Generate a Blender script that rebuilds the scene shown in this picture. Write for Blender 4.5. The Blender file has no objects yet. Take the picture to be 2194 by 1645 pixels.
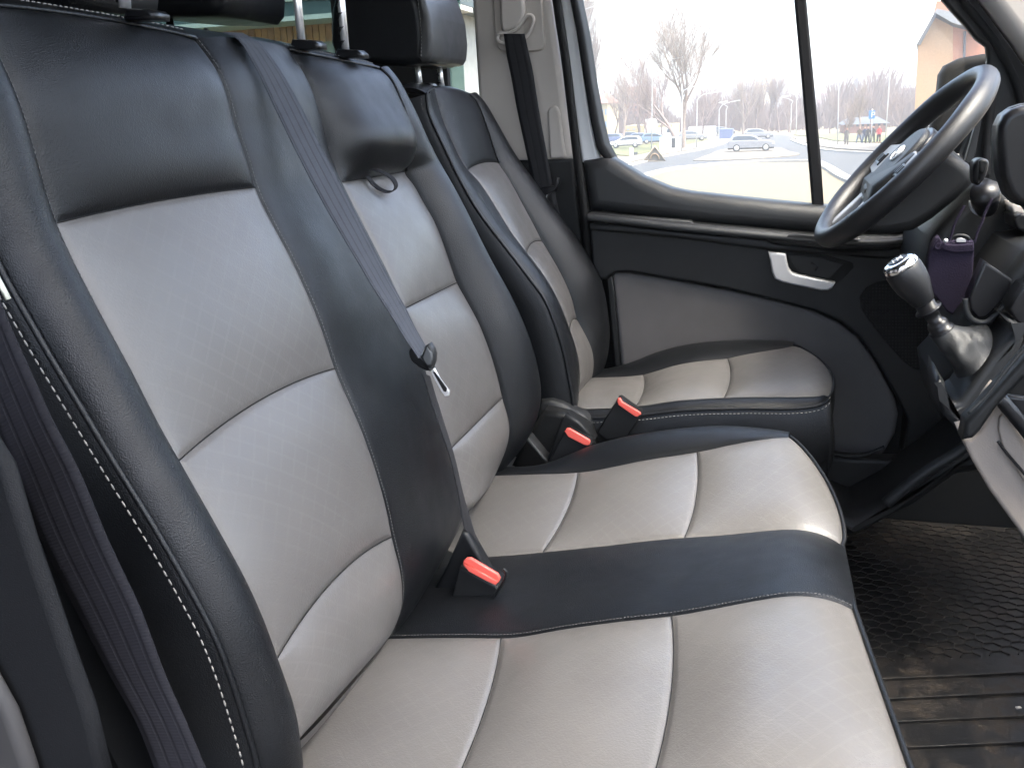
import bpy, bmesh, math, random
import numpy as np
from mathutils import Vector, Matrix
R = math.radians
random.seed(7)
sc = bpy.context.scene
COL = sc.collection

# ---------------------------------------------------------------- camera
F = 2000.0; CX, CY = 1097.0, 822.5; CZ = 4.3
def _axes():
    a, b, dx = 593.0, -592.5, 293.0
    Y = np.array([a, b, F]); D = np.array([dx, -(a*dx+F*F)/b, F])
    Y /= np.linalg.norm(Y); D /= np.linalg.norm(D)
    return np.cross(D, Y), Y, -D
AX, AY, AZ = _axes()
CAMP = np.array([0.0, 0.0, CZ])
def ray(px, py):
    r = np.array([px-CX, py-CY, F]); return np.array([r@AX, r@AY, r@AZ])
def W(px, py, Y):                     # a point of the plane y = Y
    d = ray(px, py); return CAMP + d*(Y/d[1])
def WX(px, py, X):
    d = ray(px, py); return CAMP + d*(X/d[0])
def WZ(px, py, z):                    # a point of the plane z = z (world)
    d = ray(px, py); return CAMP + d*((z-CZ)/d[2])
cam = bpy.data.cameras.new('camera'); camo = bpy.data.objects.new('camera', cam); COL.objects.link(camo)
M3 = Matrix(((AX[0], -AX[1], -AX[2]), (AY[0], -AY[1], -AY[2]), (AZ[0], -AZ[1], -AZ[2])))
camo.matrix_world = Matrix.Translation((0, 0, CZ)) @ M3.to_4x4()
cam.sensor_fit = 'HORIZONTAL'; cam.sensor_width = 36; cam.lens = 36*F/2194
cam.clip_start = 0.05; cam.clip_end = 3000
sc.camera = camo

# ---------------------------------------------------------------- light
SUN_EL, SUN_AZ = 66, 112              # veiled sun, high ahead of the van: it reaches the cushion fronts under the roof edge
wd = bpy.data.worlds.new('World'); sc.world = wd; wd.use_nodes = True
nt = wd.node_tree; bg = nt.nodes['Background']
sky = nt.nodes.new('ShaderNodeTexSky'); sky.sky_type = 'NISHITA'; sky.sun_disc = False
sky.sun_elevation = R(SUN_EL); sky.sun_rotation = R(SUN_AZ)
sky.air_density = 1.0; sky.dust_density = 5.0; sky.ozone_density = 0.4
nt.links.new(sky.outputs[0], bg.inputs[0]); bg.inputs[1].default_value = 0.15
sun = bpy.data.lights.new('sun', 'SUN'); sun.energy = 0.75; sun.angle = R(20); sun.color = (1, .97, .93)
so = bpy.data.objects.new('sun', sun); COL.objects.link(so)
sd = Vector((math.sin(R(SUN_AZ))*math.cos(R(SUN_EL)), math.cos(R(SUN_AZ))*math.cos(R(SUN_EL)), math.sin(R(SUN_EL))))
so.rotation_euler = sd.to_track_quat('Z', 'Y').to_euler()
vs = sc.view_settings; vs.view_transform = 'Standard'; vs.look = 'None'; vs.gamma = 1; vs.use_curve_mapping = False
vs.exposure = 3.02
cy = sc.cycles; cy.use_denoising = True; cy.max_bounces = 8; cy.diffuse_bounces = 4; cy.glossy_bounces = 4
cy.transparent_max_bounces = 12; cy.sample_clamp_indirect = 8; cy.volume_bounces = 1; cy.volume_step_rate = 4; cy.caustics_reflective = False; cy.caustics_refractive = False

# ---------------------------------------------------------------- materials
def newmat(name):
    m = bpy.data.materials.new(name); m.use_nodes = True
    return m, m.node_tree, m.node_tree.nodes['Principled BSDF']
def N(t, typ, **kw):
    n = t.nodes.new(typ)
    for k, v in kw.items():
        if k in n.bl_rna.properties: setattr(n, k, v)
    return n
def math_(t, op, a, b=None, c=None):
    n = t.nodes.new('ShaderNodeMath'); n.operation = op
    for i, v in enumerate((a, b, c)):
        if v is None: continue
        if isinstance(v, (int, float)): n.inputs[i].default_value = v
        else: t.links.new(v, n.inputs[i])
    return n.outputs[0]
def mixc(t, fac, a, b):
    n = t.nodes.new('ShaderNodeMix'); n.data_type = 'RGBA'
    for i, v in ((0, fac), (6, a), (7, b)):
        if isinstance(v, (int, float)): n.inputs[i].default_value = v
        elif isinstance(v, tuple): n.inputs[i].default_value = (*v, 1)
        else: t.links.new(v, n.inputs[i])
    return n.outputs[2]
def noise(t, scale, detail=3, rough=.55, vec=None):
    n = t.nodes.new('ShaderNodeTexNoise'); n.inputs['Scale'].default_value = scale
    n.inputs['Detail'].default_value = detail; n.inputs['Roughness'].default_value = rough
    if vec is None: vec = t.nodes.new('ShaderNodeTexCoord').outputs['Object']
    t.links.new(vec, n.inputs['Vector']); return n.outputs['Fac']
def ramp(t, fac, lo, hi, a=0.0, b=1.0):
    n = t.nodes.new('ShaderNodeMapRange'); t.links.new(fac, n.inputs[0])
    for i, v in enumerate((lo, hi, a, b)): n.inputs[i+1].default_value = v
    return n.outputs[0]
def bump(t, bs, h, dist, strength=1.0):
    n = t.nodes.new('ShaderNodeBump'); n.inputs['Distance'].default_value = dist
    n.inputs['Strength'].default_value = strength
    t.links.new(h, n.inputs['Height']); t.links.new(n.outputs[0], bs.inputs['Normal'])
    return n
def plain(name, col, rough=.5, metal=0.0, spec=.5, grain=0, gd=.0004, var=.12, coat=0):
    m, t, b = newmat(name)
    b.inputs['Roughness'].default_value = rough; b.inputs['Metallic'].default_value = metal
    b.inputs['Specular IOR Level'].default_value = spec; b.inputs['Coat Weight'].default_value = coat
    f = noise(t, 6, 4)
    c = mixc(t, ramp(t, f, .3, .7), tuple(x*(1-var) for x in col), tuple(min(1, x*(1+var)) for x in col))
    t.links.new(c, b.inputs['Base Color'])
    if grain:
        bump(t, b, noise(t, grain, 2), gd)
    return m
def leather(name, col, rough, pattern=False):
    m, t, b = newmat(name)
    tc = t.nodes.new('ShaderNodeTexCoord')
    v1 = t.nodes.new('ShaderNodeTexVoronoi'); v1.feature = 'SMOOTH_F1'; v1.inputs['Scale'].default_value = 420 if pattern else 720
    v1.inputs['Smoothness'].default_value = .6
    wp = t.nodes.new('ShaderNodeTexNoise'); wp.inputs['Scale'].default_value = 90
    t.links.new(tc.outputs['Object'], wp.inputs['Vector'])
    ad = t.nodes.new('ShaderNodeVectorMath'); ad.operation = 'MULTIPLY_ADD'
    t.links.new(wp.outputs['Color'], ad.inputs[0]); ad.inputs[1].default_value = (.003,)*3
    t.links.new(tc.outputs['Object'], ad.inputs[2]); t.links.new(ad.outputs[0], v1.inputs['Vector'])
    big = noise(t, 5, 3, .5, tc.outputs['Object'])
    med = noise(t, 26, 3, .5, tc.outputs['Object'])
    h = math_(t, 'ADD', math_(t, 'MULTIPLY', v1.outputs['Distance'], .9), math_(t, 'MULTIPLY', noise(t, 150, 3, .5, tc.outputs['Object']), .10))
    c = mixc(t, ramp(t, big, .3, .7), tuple(x*.9 for x in col), tuple(x*1.1 for x in col))
    if pattern:                        # dotted diamonds printed and embossed on the grey vinyl
        uv = t.nodes.new('ShaderNodeUVMap'); uv.uv_map = 'UVMap'
        sp = t.nodes.new('ShaderNodeSeparateXYZ'); t.links.new(uv.outputs[0], sp.inputs[0])
        L = .030
        p = math_(t, 'ADD', math_(t, 'MULTIPLY', sp.outputs[0], 1/L), math_(t, 'MULTIPLY', sp.outputs[1], 1.15/L))
        q = math_(t, 'SUBTRACT', math_(t, 'MULTIPLY', sp.outputs[0], 1/L), math_(t, 'MULTIPLY', sp.outputs[1], 1.15/L))
        def line(a, along):
            d = math_(t, 'ABSOLUTE', math_(t, 'SUBTRACT', math_(t, 'FRACT', a), .5))
            l1 = math_(t, 'LESS_THAN', math_(t, 'ABSOLUTE', math_(t, 'SUBTRACT', d, .04)), .022)
            dots = math_(t, 'LESS_THAN', math_(t, 'FRACT', math_(t, 'MULTIPLY', along, 13)), .5)
            return math_(t, 'MULTIPLY', l1, dots)
        seg = math_(t, 'GREATER_THAN', math_(t, 'FRACT', math_(t, 'MULTIPLY', math_(t, 'FLOOR', math_(t, 'MULTIPLY', q, 2)), .37)), .2)
        mk = math_(t, 'MAXIMUM', math_(t, 'MULTIPLY', line(p, q), seg), line(q, p))
        fade = ramp(t, noise(t, 7, 2, .5, tc.outputs['Object']), .35, .6, .25, 1)
        mk = math_(t, 'MULTIPLY', mk, fade)
        c = mixc(t, math_(t, 'MULTIPLY', mk, .30), c, tuple(min(1, x*1.5) for x in col))
        h = math_(t, 'SUBTRACT', h, math_(t, 'MULTIPLY', mk, .5))
    t.links.new(c, b.inputs['Base Color'])
    t.links.new(ramp(t, med, .3, .7, rough-.05, rough+.06), b.inputs['Roughness'])
    b.inputs['Specular IOR Level'].default_value = .52 if pattern else .31
    bp = bump(t, b, h, .0005, .4 if pattern else .75)
    # soft uneven stretch of the cover
    b2 = t.nodes.new('ShaderNodeBump'); b2.inputs['Distance'].default_value = .004; b2.inputs['Strength'].default_value = .12
    t.links.new(noise(t, 11, 2, .5, tc.outputs['Object']), b2.inputs['Height']); t.links.new(b2.outputs[0], bp.inputs['Normal'])
    return m
MT = {}
MT['black'] = leather('black_leather', (.0038, .0044, .0054), .40)
MT['grey'] = leather('grey_leather', (.092, .087, .0825), .38, True)
MT['hgrey'] = leather('dark_grey_leather', (.06, .06, .06), .40)
MT['trim'] = plain('black_grained_plastic', (.007, .0075, .008), .5, spec=.28, grain=900, gd=.0003)
MT['soft'] = plain('charcoal_door_plastic', (.016, .017, .018), .5, spec=.4, grain=900, gd=.0003)
MT['insert'] = plain('taupe_door_cloth', (.098, .092, .090), .8, grain=1500, gd=.0003, spec=.25)
MT['pale'] = plain('pale_warm_plastic', (.48, .44, .40), .6, grain=700, gd=.0002, var=.04)
MT['dashgrey'] = plain('taupe_dash_plastic', (.25, .212, .178), .65, grain=500, gd=.0004, var=.05)
MT['white'] = plain('white_car_paint', (.78, .79, .80), .25, var=.02, coat=.5)
MT['rubber'] = plain('black_rubber', (.006, .006, .006), .7, spec=.2)
MT['gloss'] = plain('gloss_black_plastic', (.006, .006, .007), .3, spec=.35)
MT['chrome'] = plain('chrome', (.9, .9, .9), .32, metal=.75, var=.02)
MT['spoke'] = plain('satin_spoke_plastic', (.16, .16, .165), .4)
MT['bright'] = plain('bright_chrome', (.9, .9, .9), .12, metal=1, var=.02)
MT['silver'] = plain('silver_painted_plastic', (.42, .42, .43), .42, metal=.2, var=.02)
MT['red'] = plain('red_button_plastic', (.68, .105, .08), .4, var=.04)
MT['wheel'] = plain('wheel_leather', (.009, .009, .010), .40, grain=700, gd=.0004)
MT['thread'] = plain('pale_thread', (.24, .235, .22), .8)
MT['thread_d'] = plain('grey_thread', (.10, .10, .10), .8)
MT['purple'] = plain('dark_purple_cloth', (.018, .014, .026), .9, spec=.1, grain=400, gd=.001, var=.2)
MT['gaiter'] = plain('matt_gaiter_leather', (.011, .012, .013), .5, spec=.4, grain=500, gd=.0003)
MT['pillar'] = plain('dark_pillar_plastic', (.007, .0075, .0085), .65, spec=.2, grain=700)
MT['seam'] = plain('dark_seam_thread', (.012, .012, .012), .9, spec=.2)
MT['dark'] = plain('cabin_dark_lining', (.02, .02, .02), .9)
MT['headliner'] = plain('grey_headliner_felt', (.35, .34, .32), .95)
MT['window_trim'] = plain('window_frame_plastic', (.010, .010, .011), .65, spec=.2)
def webbing(name, col, ribs):
    m, t, b = newmat(name)
    uv = t.nodes.new('ShaderNodeUVMap'); uv.uv_map = 'UVMap'
    sp = t.nodes.new('ShaderNodeSeparateXYZ'); t.links.new(uv.outputs[0], sp.inputs[0])
    s = math_(t, 'SINE', math_(t, 'MULTIPLY', sp.outputs[0], ribs*2*math.pi))
    g = ramp(t, s, .55, 1)
    w = math_(t, 'SINE', math_(t, 'MULTIPLY', sp.outputs[1], 2200))
    c = mixc(t, g, col, tuple(x*.62 for x in col))
    c = mixc(t, ramp(t, noise(t, 60, 3), .3, .7, 0, .3), c, tuple(x*1.3 for x in col))
    t.links.new(c, b.inputs['Base Color']); b.inputs['Roughness'].default_value = .75
    b.inputs['Specular IOR Level'].default_value = .2
    h = math_(t, 'SUBTRACT', math_(t, 'MULTIPLY', w, .15), g)
    bump(t, b, h, .0005, .8)
    return m
MT['belt'] = webbing('grey_belt_webbing', (.050, .054, .064), 4)
MT['belt_dark'] = webbing('black_belt_webbing', (.018, .018, .020), 3)
MT['belt_mid'] = webbing('charcoal_belt_webbing', (.009, .009, .012), 4)
def glass(name, tint, spec=.6):
    m = bpy.data.materials.new(name); m.use_nodes = True; t = m.node_tree
    t.nodes.clear()
    o = t.nodes.new('ShaderNodeOutputMaterial'); tr = t.nodes.new('ShaderNodeBsdfTransparent')
    tr.inputs[0].default_value = (*tint, 1); g = t.nodes.new('ShaderNodeBsdfGlossy'); g.inputs['Roughness'].default_value = .02
    fr = t.nodes.new('ShaderNodeFresnel'); fr.inputs[0].default_value = 1.45
    mx = t.nodes.new('ShaderNodeMixShader')
    t.links.new(math_(t, 'MULTIPLY', fr.outputs[0], spec), mx.inputs[0])
    t.links.new(tr.outputs[0], mx.inputs[1]); t.links.new(g.outputs[0], mx.inputs[2]); t.links.new(mx.outputs[0], o.inputs[0])
    return m
MT['glass'] = glass('clear_window_glass', (.93, .95, .94))
MT['tint'] = glass('tinted_green_glass', (.50, .60, .58))

# ---------------------------------------------------------------- object helpers
def meta(o, label=None, cat=None, group=None, kind=None):
    if label: o['label'] = label
    if cat: o['category'] = cat
    if group: o['group'] = group
    if kind: o['kind'] = kind
    return o
def thing(name, label, cat, loc=(0, 0, 0), group=None):
    o = bpy.data.objects.new(name, None); COL.objects.link(o); o.location = loc; o.empty_display_size = .1
    return meta(o, label, cat, group)
def link(name, me, mat, parent=None, kind=None, smooth=True, label=None):
    if mat is not None and not me.materials: me.materials.append(mat)
    if smooth:
        me.polygons.foreach_set('use_smooth', [True]*len(me.polygons))
    o = bpy.data.objects.new(name, me); COL.objects.link(o)
    if parent is not None:
        o.parent = parent
        q, w = parent, Vector((0, 0, 0))
        while q is not None: w = w + Vector(q.location); q = q.parent
        o.location = -w if True else (0, 0, 0)
    if kind: o['kind'] = kind
    if label: o['label'] = label
    return o
def pym(name, verts, faces, mat, parent=None, smooth=True, uvs=None, **kw):
    me = bpy.data.meshes.new(name); me.from_pydata([tuple(map(float, v)) for v in verts], [], faces)
    if uvs is not None:
        ul = me.uv_layers.new(name='UVMap')
        idx = np.empty(len(me.loops), dtype=np.int32); me.loops.foreach_get('vertex_index', idx)
        ul.data.foreach_set('uv', np.asarray(uvs, dtype=np.float32)[idx].ravel())
    me.update()
    return link(name, me, mat, parent, smooth=smooth, **kw)
class MB:                              # collects shapes for one mesh
    def __init__(s): s.v = []; s.f = []
    def add(s, v, f):
        b = len(s.v); s.v += [tuple(map(float, q)) for q in v]; s.f += [tuple(i+b for i in g) for g in f]; return s
    def box(s, lo, hi):
        x0, y0, z0 = lo; x1, y1, z1 = hi
        return s.add([(x0,y0,z0),(x1,y0,z0),(x1,y1,z0),(x0,y1,z0),(x0,y0,z1),(x1,y0,z1),(x1,y1,z1),(x0,y1,z1)],
                     [(0,3,2,1),(4,5,6,7),(0,1,5,4),(1,2,6,5),(2,3,7,6),(3,0,4,7)])
    def obox(s, c, ex, ey, ez):        # half-axis vectors
        c, ex, ey, ez = map(np.array, (c, ex, ey, ez)); v = []
        for dz in (-1, 1):
            for dx, dy in ((-1,-1),(1,-1),(1,1),(-1,1)): v.append(c+dx*ex+dy*ey+dz*ez)
        return s.add(v, [(0,3,2,1),(4,5,6,7),(0,1,5,4),(1,2,6,5),(2,3,7,6),(3,0,4,7)])
    def tube(s, pts, r, n=8, cap=True):
        pts = [np.array(p, float) for p in pts]; rs = r if isinstance(r, (list, tuple, np.ndarray)) else [r]*len(pts)
        b = len(s.v); up = np.array([.13, .21, .97])
        for i, p in enumerate(pts):
            d = pts[min(i+1, len(pts)-1)] - pts[max(i-1, 0)]; d /= (np.linalg.norm(d)+1e-12)
            e = np.cross(d, up)
            if np.linalg.norm(e) < .05: e = np.cross(d, (1, 0, 0))
            e /= np.linalg.norm(e); g = np.cross(d, e); up = np.cross(e, d)*1.0
            for k in range(n):
                a = 2*math.pi*k/n; s.v.append(tuple(p+rs[i]*(math.cos(a)*e+math.sin(a)*g)))
        for i in range(len(pts)-1):
            for k in range(n):
                s.f.append((b+i*n+k, b+i*n+(k+1)%n, b+(i+1)*n+(k+1)%n, b+(i+1)*n+k))
        if cap:
            s.f.append(tuple(b+k for k in range(n))[::-1]); s.f.append(tuple(b+(len(pts)-1)*n+k for k in range(n)))
        return s
    def build(s, name, mat, parent=None, smooth=True, bevel=0, **kw):
        o = pym(name, s.v, s.f, mat, parent, smooth=smooth and not bevel, **kw)
        if bevel:
            b = o.modifiers.new('bevel', 'BEVEL'); b.width = bevel; b.segments = 3; b.limit_method = 'ANGLE'; b.angle_limit = R(35)
            o.data.polygons.foreach_set('use_smooth', [True]*len(o.data.polygons))
            w = o.modifiers.new('wn', 'WEIGHTED_NORMAL'); w.keep_sharp = False
        return o
def crom(P, n=12):
    P = np.array(P, float)
    if len(P) < 3:
        return np.array([P[0]*(1-t)+P[-1]*t for t in np.linspace(0, 1, n+1)])
    Q = np.vstack([2*P[0]-P[1], P, 2*P[-1]-P[-2]]); out = []
    for i in range(1, len(Q)-2):
        p0, p1, p2, p3 = Q[i-1:i+3]
        # centripetal-ish tangents limited by segment lengths
        l1 = np.linalg.norm(p2-p1); l0 = np.linalg.norm(p1-p0)+1e-9; l2 = np.linalg.norm(p3-p2)+1e-9
        m1 = ((p1-p0)/l0*l1 + (p2-p1))*.5; m2 = ((p3-p2)/l2*l1 + (p2-p1))*.5
        for k in range(n):
            t = k/n
            out.append((2*t**3-3*t*t+1)*p1+(t**3-2*t*t+t)*m1+(-2*t**3+3*t*t)*p2+(t**3-t*t)*m2)
    out.append(Q[-2]); return np.array(out)
def resample(D, n):
    s = np.concatenate([[0], np.cumsum(np.linalg.norm(np.diff(D, axis=0), axis=1))])
    t = np.linspace(0, s[-1], n+1); return np.array([np.interp(t, s, D[:, k]) for k in range(D.shape[1])]).T
class Ct:                              # a contour of the upholstery in a plane y = Y, divided at knots
    def __init__(s, pts, Y, knots, axis=2, pre=(), post=(), smooth=3):
        P = []
        for p in pts:
            if len(p) == 3: P.append((p[1], Y, p[2]+CZ))      # ('p', x, z)
            else: P.append(W(p[0], p[1], Y))
        D = crom(P, 14)
        D = resample(D, 240)
        for _ in range(smooth*6):
            D[1:-1] = D[1:-1]*.5+(D[:-2]+D[2:])*.25
        ks = [0]
        for k in knots:
            v = (W(k[0], k[1], Y)[axis] if isinstance(k, tuple) else (k+CZ if axis == 2 else k))
            sg = D[:, axis]-v
            idx = np.where(sg[ks[-1]+1:-1]*sg[ks[-1]+2:] <= 0)[0]
            ks.append(ks[-1]+1+int(idx[0]) if len(idx) else min(ks[-1]+20, 238))
        ks.append(len(D)-1)
        s.seg = [resample(D[a:b+1], 60) for a, b in zip(ks[:-1], ks[1:])]
        s.t0 = 0
        if len(pre):                   # offsets (dx,dz) going away from the start
            Q = [D[0]+np.array([a, 0, b]) for a, b in pre][::-1]+[D[0]]
            s.seg.insert(0, resample(crom(Q, 10), 60)); s.t0 = -1
        if len(post):
            Q = [D[-1]]+[D[-1]+np.array([a, 0, b]) for a, b in post]
            s.seg.append(resample(crom(Q, 10), 60))
        s.Y = Y
    def __call__(s, t):
        t = t-s.t0; t = min(max(t, 0), len(s.seg)-1e-6); k = int(t); a = (t-k)*60; i = int(a); f = a-i
        q = s.seg[k]; return q[i]*(1-f)+q[min(i+1, 60)]*f
    def shifted(s, dx, dy, dz):
        import copy
        c = copy.copy(s); c.seg = [g+np.array([dx, dy, dz]) for g in s.seg]; return c
def bowv(bow, t):
    if not bow: return 0
    ks = sorted(bow); return float(np.interp(t, ks, [bow[k] for k in ks]))
def panel(name, A, B, ta, tb, amp, mat, parent, toward, bow=None, pu=4, pv=4, nu=40, nv=40, skew=0, groove=.0022, uoff=0, hump=None, label=None, fwd=0):
    U = (1-np.cos(np.linspace(0, math.pi, nu+1)))/2; V = (1-np.cos(np.linspace(0, math.pi, nv+1)))/2
    P = np.zeros((nv+1, nu+1, 3))
    for j, v in enumerate(V):
        for i, u in enumerate(U):
            b = 4*u*(1-u)
            t0 = ta+bowv(bow, ta)*b; t1 = tb+bowv(bow, tb)*b; t = t0+(t1-t0)*v
            P[j, i] = A(t)*(1-u)+B(t)*u
            if fwd and t > 2: P[j, i, 0] += fwd*min(1, t-2)**1.6*(b**.75)
    du = np.gradient(P, axis=1); dv = np.gradient(P, axis=0); n = np.cross(du, dv)
    n /= (np.linalg.norm(n, axis=2, keepdims=True)+1e-12)
    flip = (n.reshape(-1, 3).mean(0) @ np.array(toward)) < 0
    if flip: n = -n
    wu = np.linalg.norm(P[nv//2, -1]-P[nv//2, 0]); wv = np.linalg.norm(P[-1, nu//2]-P[0, nu//2])
    for j, v in enumerate(V):
        vv = v**(1+skew) if skew >= 0 else 1-(1-v)**(1-skew)
        for i, u in enumerate(U):
            f = (1-abs(2*u-1)**pu) if pu else 1.0
            g = (1-abs(2*vv-1)**pv) if pv else 1.0
            h = amp*f*g
            e = min(u*wu if pu else 9, (1-u)*wu if pu else 9, v*wv if pv else 9, (1-v)*wv if pv else 9)
            h -= groove*math.exp(-(e/.004)**2) if groove else 0
            if hump: h += hump(u, v)
            P[j, i] += n[j, i]*h
    faces = []
    for j in range(nv):
        for i in range(nu):
            a = j*(nu+1)+i; q = (a, a+1, a+nu+2, a+nu+1); faces.append(q[::-1] if flip else q)
    uv = [(uoff+u*wu+A.Y, ta*.23+v*wv) for v in V for u in U]
    return pym(name, P.reshape(-1, 3), faces, mat, parent, uvs=uv, label=label)
def row(A, B, t, bow=None, n=24, off=(0, 0, 0), fwd=0):
    out = []
    for u in np.linspace(0, 1, n+1):
        tt = t+bowv(bow, t)*4*u*(1-u); out.append(A(tt)*(1-u)+B(tt)*u+np.array(off)+np.array([fwd*(4*u*(1-u))**.75 if t > 2 else 0, 0, 0]))
    return out
def col(C, ta, tb, n=80, off=(0, 0, 0)):
    return [C(t)+np.array(off) for t in np.linspace(ta, tb, n+1)]
def piping(pts, parent, r=.0028, mat=None, name='piping'):
    return MB().tube(pts, r, 8).build(name, mat or MT['black'], parent)
def seamline(pts, parent, r=.0007):
    return MB().tube(pts, r, 5).build('seam', MT['seam'], parent)
def stitches(pts, parent, L=.0048, gap=.0028, r=.0007, mat=None, name='stitching'):
    D = np.array(pts); s = np.concatenate([[0], np.cumsum(np.linalg.norm(np.diff(D, axis=0), axis=1))])
    def at(q): return np.array([np.interp(q, s, D[:, k]) for k in range(3)])
    m = MB(); q = 0
    while q+L < s[-1]:
        m.tube([at(q), at(q+L*.5), at(q+L)], [r*.6, r, r*.6], 5); q += L+gap
    return m.build(name, mat or MT['thread'], parent, kind='stuff')
def inset(P, d):
    n = len(P); out = []
    ar = sum(P[i][0]*P[(i+1)%n][1]-P[(i+1)%n][0]*P[i][1] for i in range(n)); sg = 1 if ar > 0 else -1
    for i in range(n):
        a, b, c = P[i-1], P[i], P[(i+1)%n]
        e1 = np.array(b)-a; e2 = np.array(c)-b; e1 = e1/(np.linalg.norm(e1)+1e-9); e2 = e2/(np.linalg.norm(e2)+1e-9)
        n1 = np.array([-e1[1], e1[0]])*sg; n2 = np.array([-e2[1], e2[0]])*sg; m = n1+n2; k = max(.4, (m@m)/2)
        out.append(np.array(b)+m*d/k)
    return out
def rounded(pts, r, n=5):
    """round the corners of a closed 2-D polygon"""
    out = []; k = len(pts); P = [np.array(p, float) for p in pts]
    for i in range(k):
        a, b, c = P[i-1], P[i], P[(i+1) % k]
        d1 = min(r, np.linalg.norm(a-b)*.45); d2 = min(r, np.linalg.norm(c-b)*.45)
        p = b+(a-b)/np.linalg.norm(a-b)*d1; q = b+(c-b)/np.linalg.norm(c-b)*d2
        for t in np.linspace(0, 1, n): out.append((1-t)**2*p+2*t*(1-t)*b+t*t*q)
    return out
def plate(name, pts, Y, thick, mat, parent=None, r=.004, px=True, corner=0, closed_smooth=False, segs=4, slope=None, **kw):
    """solid slab whose near face lies on y=Y; outline from points (x,z world or picture), rounded rim r"""
    if px: Q = [W(a, b, Y) for a, b in pts]; Q = [(q[0], q[2]) for q in Q]
    else: Q = [(a, b+CZ) for a, b in pts]
    if closed_smooth:
        Q = [tuple(q) for q in crom(Q+[Q[0]], 6)[:-1]]
    if corner: Q = rounded(Q, corner)
    Q = [np.array(q) for q in Q]; n = len(Q); rings = [(Q, Y+thick)]
    for k in range(segs+1):
        a = math.pi/2*k/segs; rings.append((inset(Q, r*(1-math.cos(a))), Y+r*(1-math.sin(a))))
    sl = slope or (lambda x, z: 0.0)
    v = []; f = []
    for ring, y in rings:
        for q in ring: v.append((q[0], y+sl(q[0], q[1]-CZ), q[1]))
    for j in range(len(rings)-1):
        for i in range(n): f.append((j*n+i, j*n+(i+1) % n, (j+1)*n+(i+1) % n, (j+1)*n+i))
    f.append(tuple(range((len(rings)-1)*n, len(rings)*n))[::-1]); f.append(tuple(range(n)))
    me = bpy.data.meshes.new(name); me.from_pydata([tuple(map(float, q)) for q in v], [], f)
    bm = bmesh.new(); bm.from_mesh(me); bmesh.ops.recalc_face_normals(bm, faces=bm.faces)
    big = [g for g in bm.faces if len(g.verts) > 4]
    for g in bm.faces: g.smooth = len(g.verts) <= 4
    bmesh.ops.triangulate(bm, faces=big); bm.to_mesh(me); bm.free()
    return link(name, me, mat, parent, smooth=False, **kw)
def ribbon(name, Lp, Rp, mat, parent=None, thick=.0014, n=None, **kw):
    """webbing: two 3-D edge curves, with thickness"""
    L_ = resample(crom(Lp, 10), n or 60); R_ = resample(crom(Rp, 10), n or 60); v = []; f = []; uv = []; s = 0
    K = 6
    for i in range(len(L_)):
        if i: s += np.linalg.norm(L_[i]-L_[i-1])
        d = L_[min(i+1, len(L_)-1)]-L_[max(i-1, 0)]; nn = np.cross(R_[i]-L_[i], d); nn /= np.linalg.norm(nn)+1e-9
        for sgn in (1, -1):
            for k in range(K+1):
                v.append(L_[i]*(1-k/K)+R_[i]*k/K+nn*sgn*thick/2); uv.append((k/K, s))
    S = 2*(K+1)
    for i in range(len(L_)-1):
        for k in range(K):
            f.append((i*S+k, i*S+k+1, (i+1)*S+k+1, (i+1)*S+k)); f.append((i*S+K+1+k, (i+1)*S+K+1+k, (i+1)*S+K+2+k, i*S+K+2+k))
        f.append((i*S, (i+1)*S, (i+1)*S+K+1, i*S+K+1)); f.append((i*S+K, i*S+2*K+1, (i+1)*S+2*K+1, (i+1)*S+K))
    return pym(name, v, f, mat, parent, uvs=uv, **kw)
def lathe(name, axis0, axis1, prof, mat, parent=None, n=28, sq=None, **kw):
    """profile [(t, r)] turned about the segment axis0-axis1 (t in metres from axis0)"""
    a = np.array(axis0, float); d = np.array(axis1, float)-a; d /= np.linalg.norm(d)
    e = np.cross(d, (0, 1, 0)); e /= np.linalg.norm(e); g = np.cross(d, e); v = []; f = []
    for t, r in prof:
        for k in range(n):
            th = 2*math.pi*k/n; s = sq(th, t) if sq else 1; v.append(a+d*t+r*s*(math.cos(th)*e+math.sin(th)*g))
    for i in range(len(prof)-1):
        for k in range(n): f.append((i*n+k, i*n+(k+1) % n, (i+1)*n+(k+1) % n, (i+1)*n+k))
    f.append(tuple(range(n))[::-1]); f.append(tuple((len(prof)-1)*n+k for k in range(n)))
    me = bpy.data.meshes.new(name); me.from_pydata([tuple(map(float, q)) for q in v], [], f)
    bm = bmesh.new(); bm.from_mesh(me); bmesh.ops.recalc_face_normals(bm, faces=bm.faces); bm.to_mesh(me); bm.free()
    return link(name, me, mat, parent, **kw)
# ================================================================= VAN SHELL (world z; van floor about CZ-1.03)
FL = -1.03
def Z(z): return z+CZ
def prism(name, pts, Y0, Y1, mat, parent, px=True, r=.006, corner=0, **kw):
    return plate(name, pts, Y0, Y1-Y0, mat, parent, r=r, px=px, corner=corner, **kw)
def kst(o): o['kind'] = 'structure'; return o
van = MB()
van.box((-3.2, .1, Z(FL-.12)), (1.3, 2.40, Z(FL)))
kst(van.build('van_floor', MT['rubber'], smooth=False))
rf = MB().box((-3.3, -.12, Z(.80)), (.20, 2.36, Z(.84)))
kst(rf.build('van_ceiling', MT['headliner'], smooth=False))
bw = MB().box((-3.3, -.12, Z(FL)), (-3.22, 2.40, Z(.80)))
kst(bw.build('rear_wall', MT['dark'], smooth=False))
nw = MB().box((-3.22, -.12, Z(FL)), (-.78, -.04, Z(.80)))
kst(nw.build('near_side_wall', MT['dark'], smooth=False))
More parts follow.
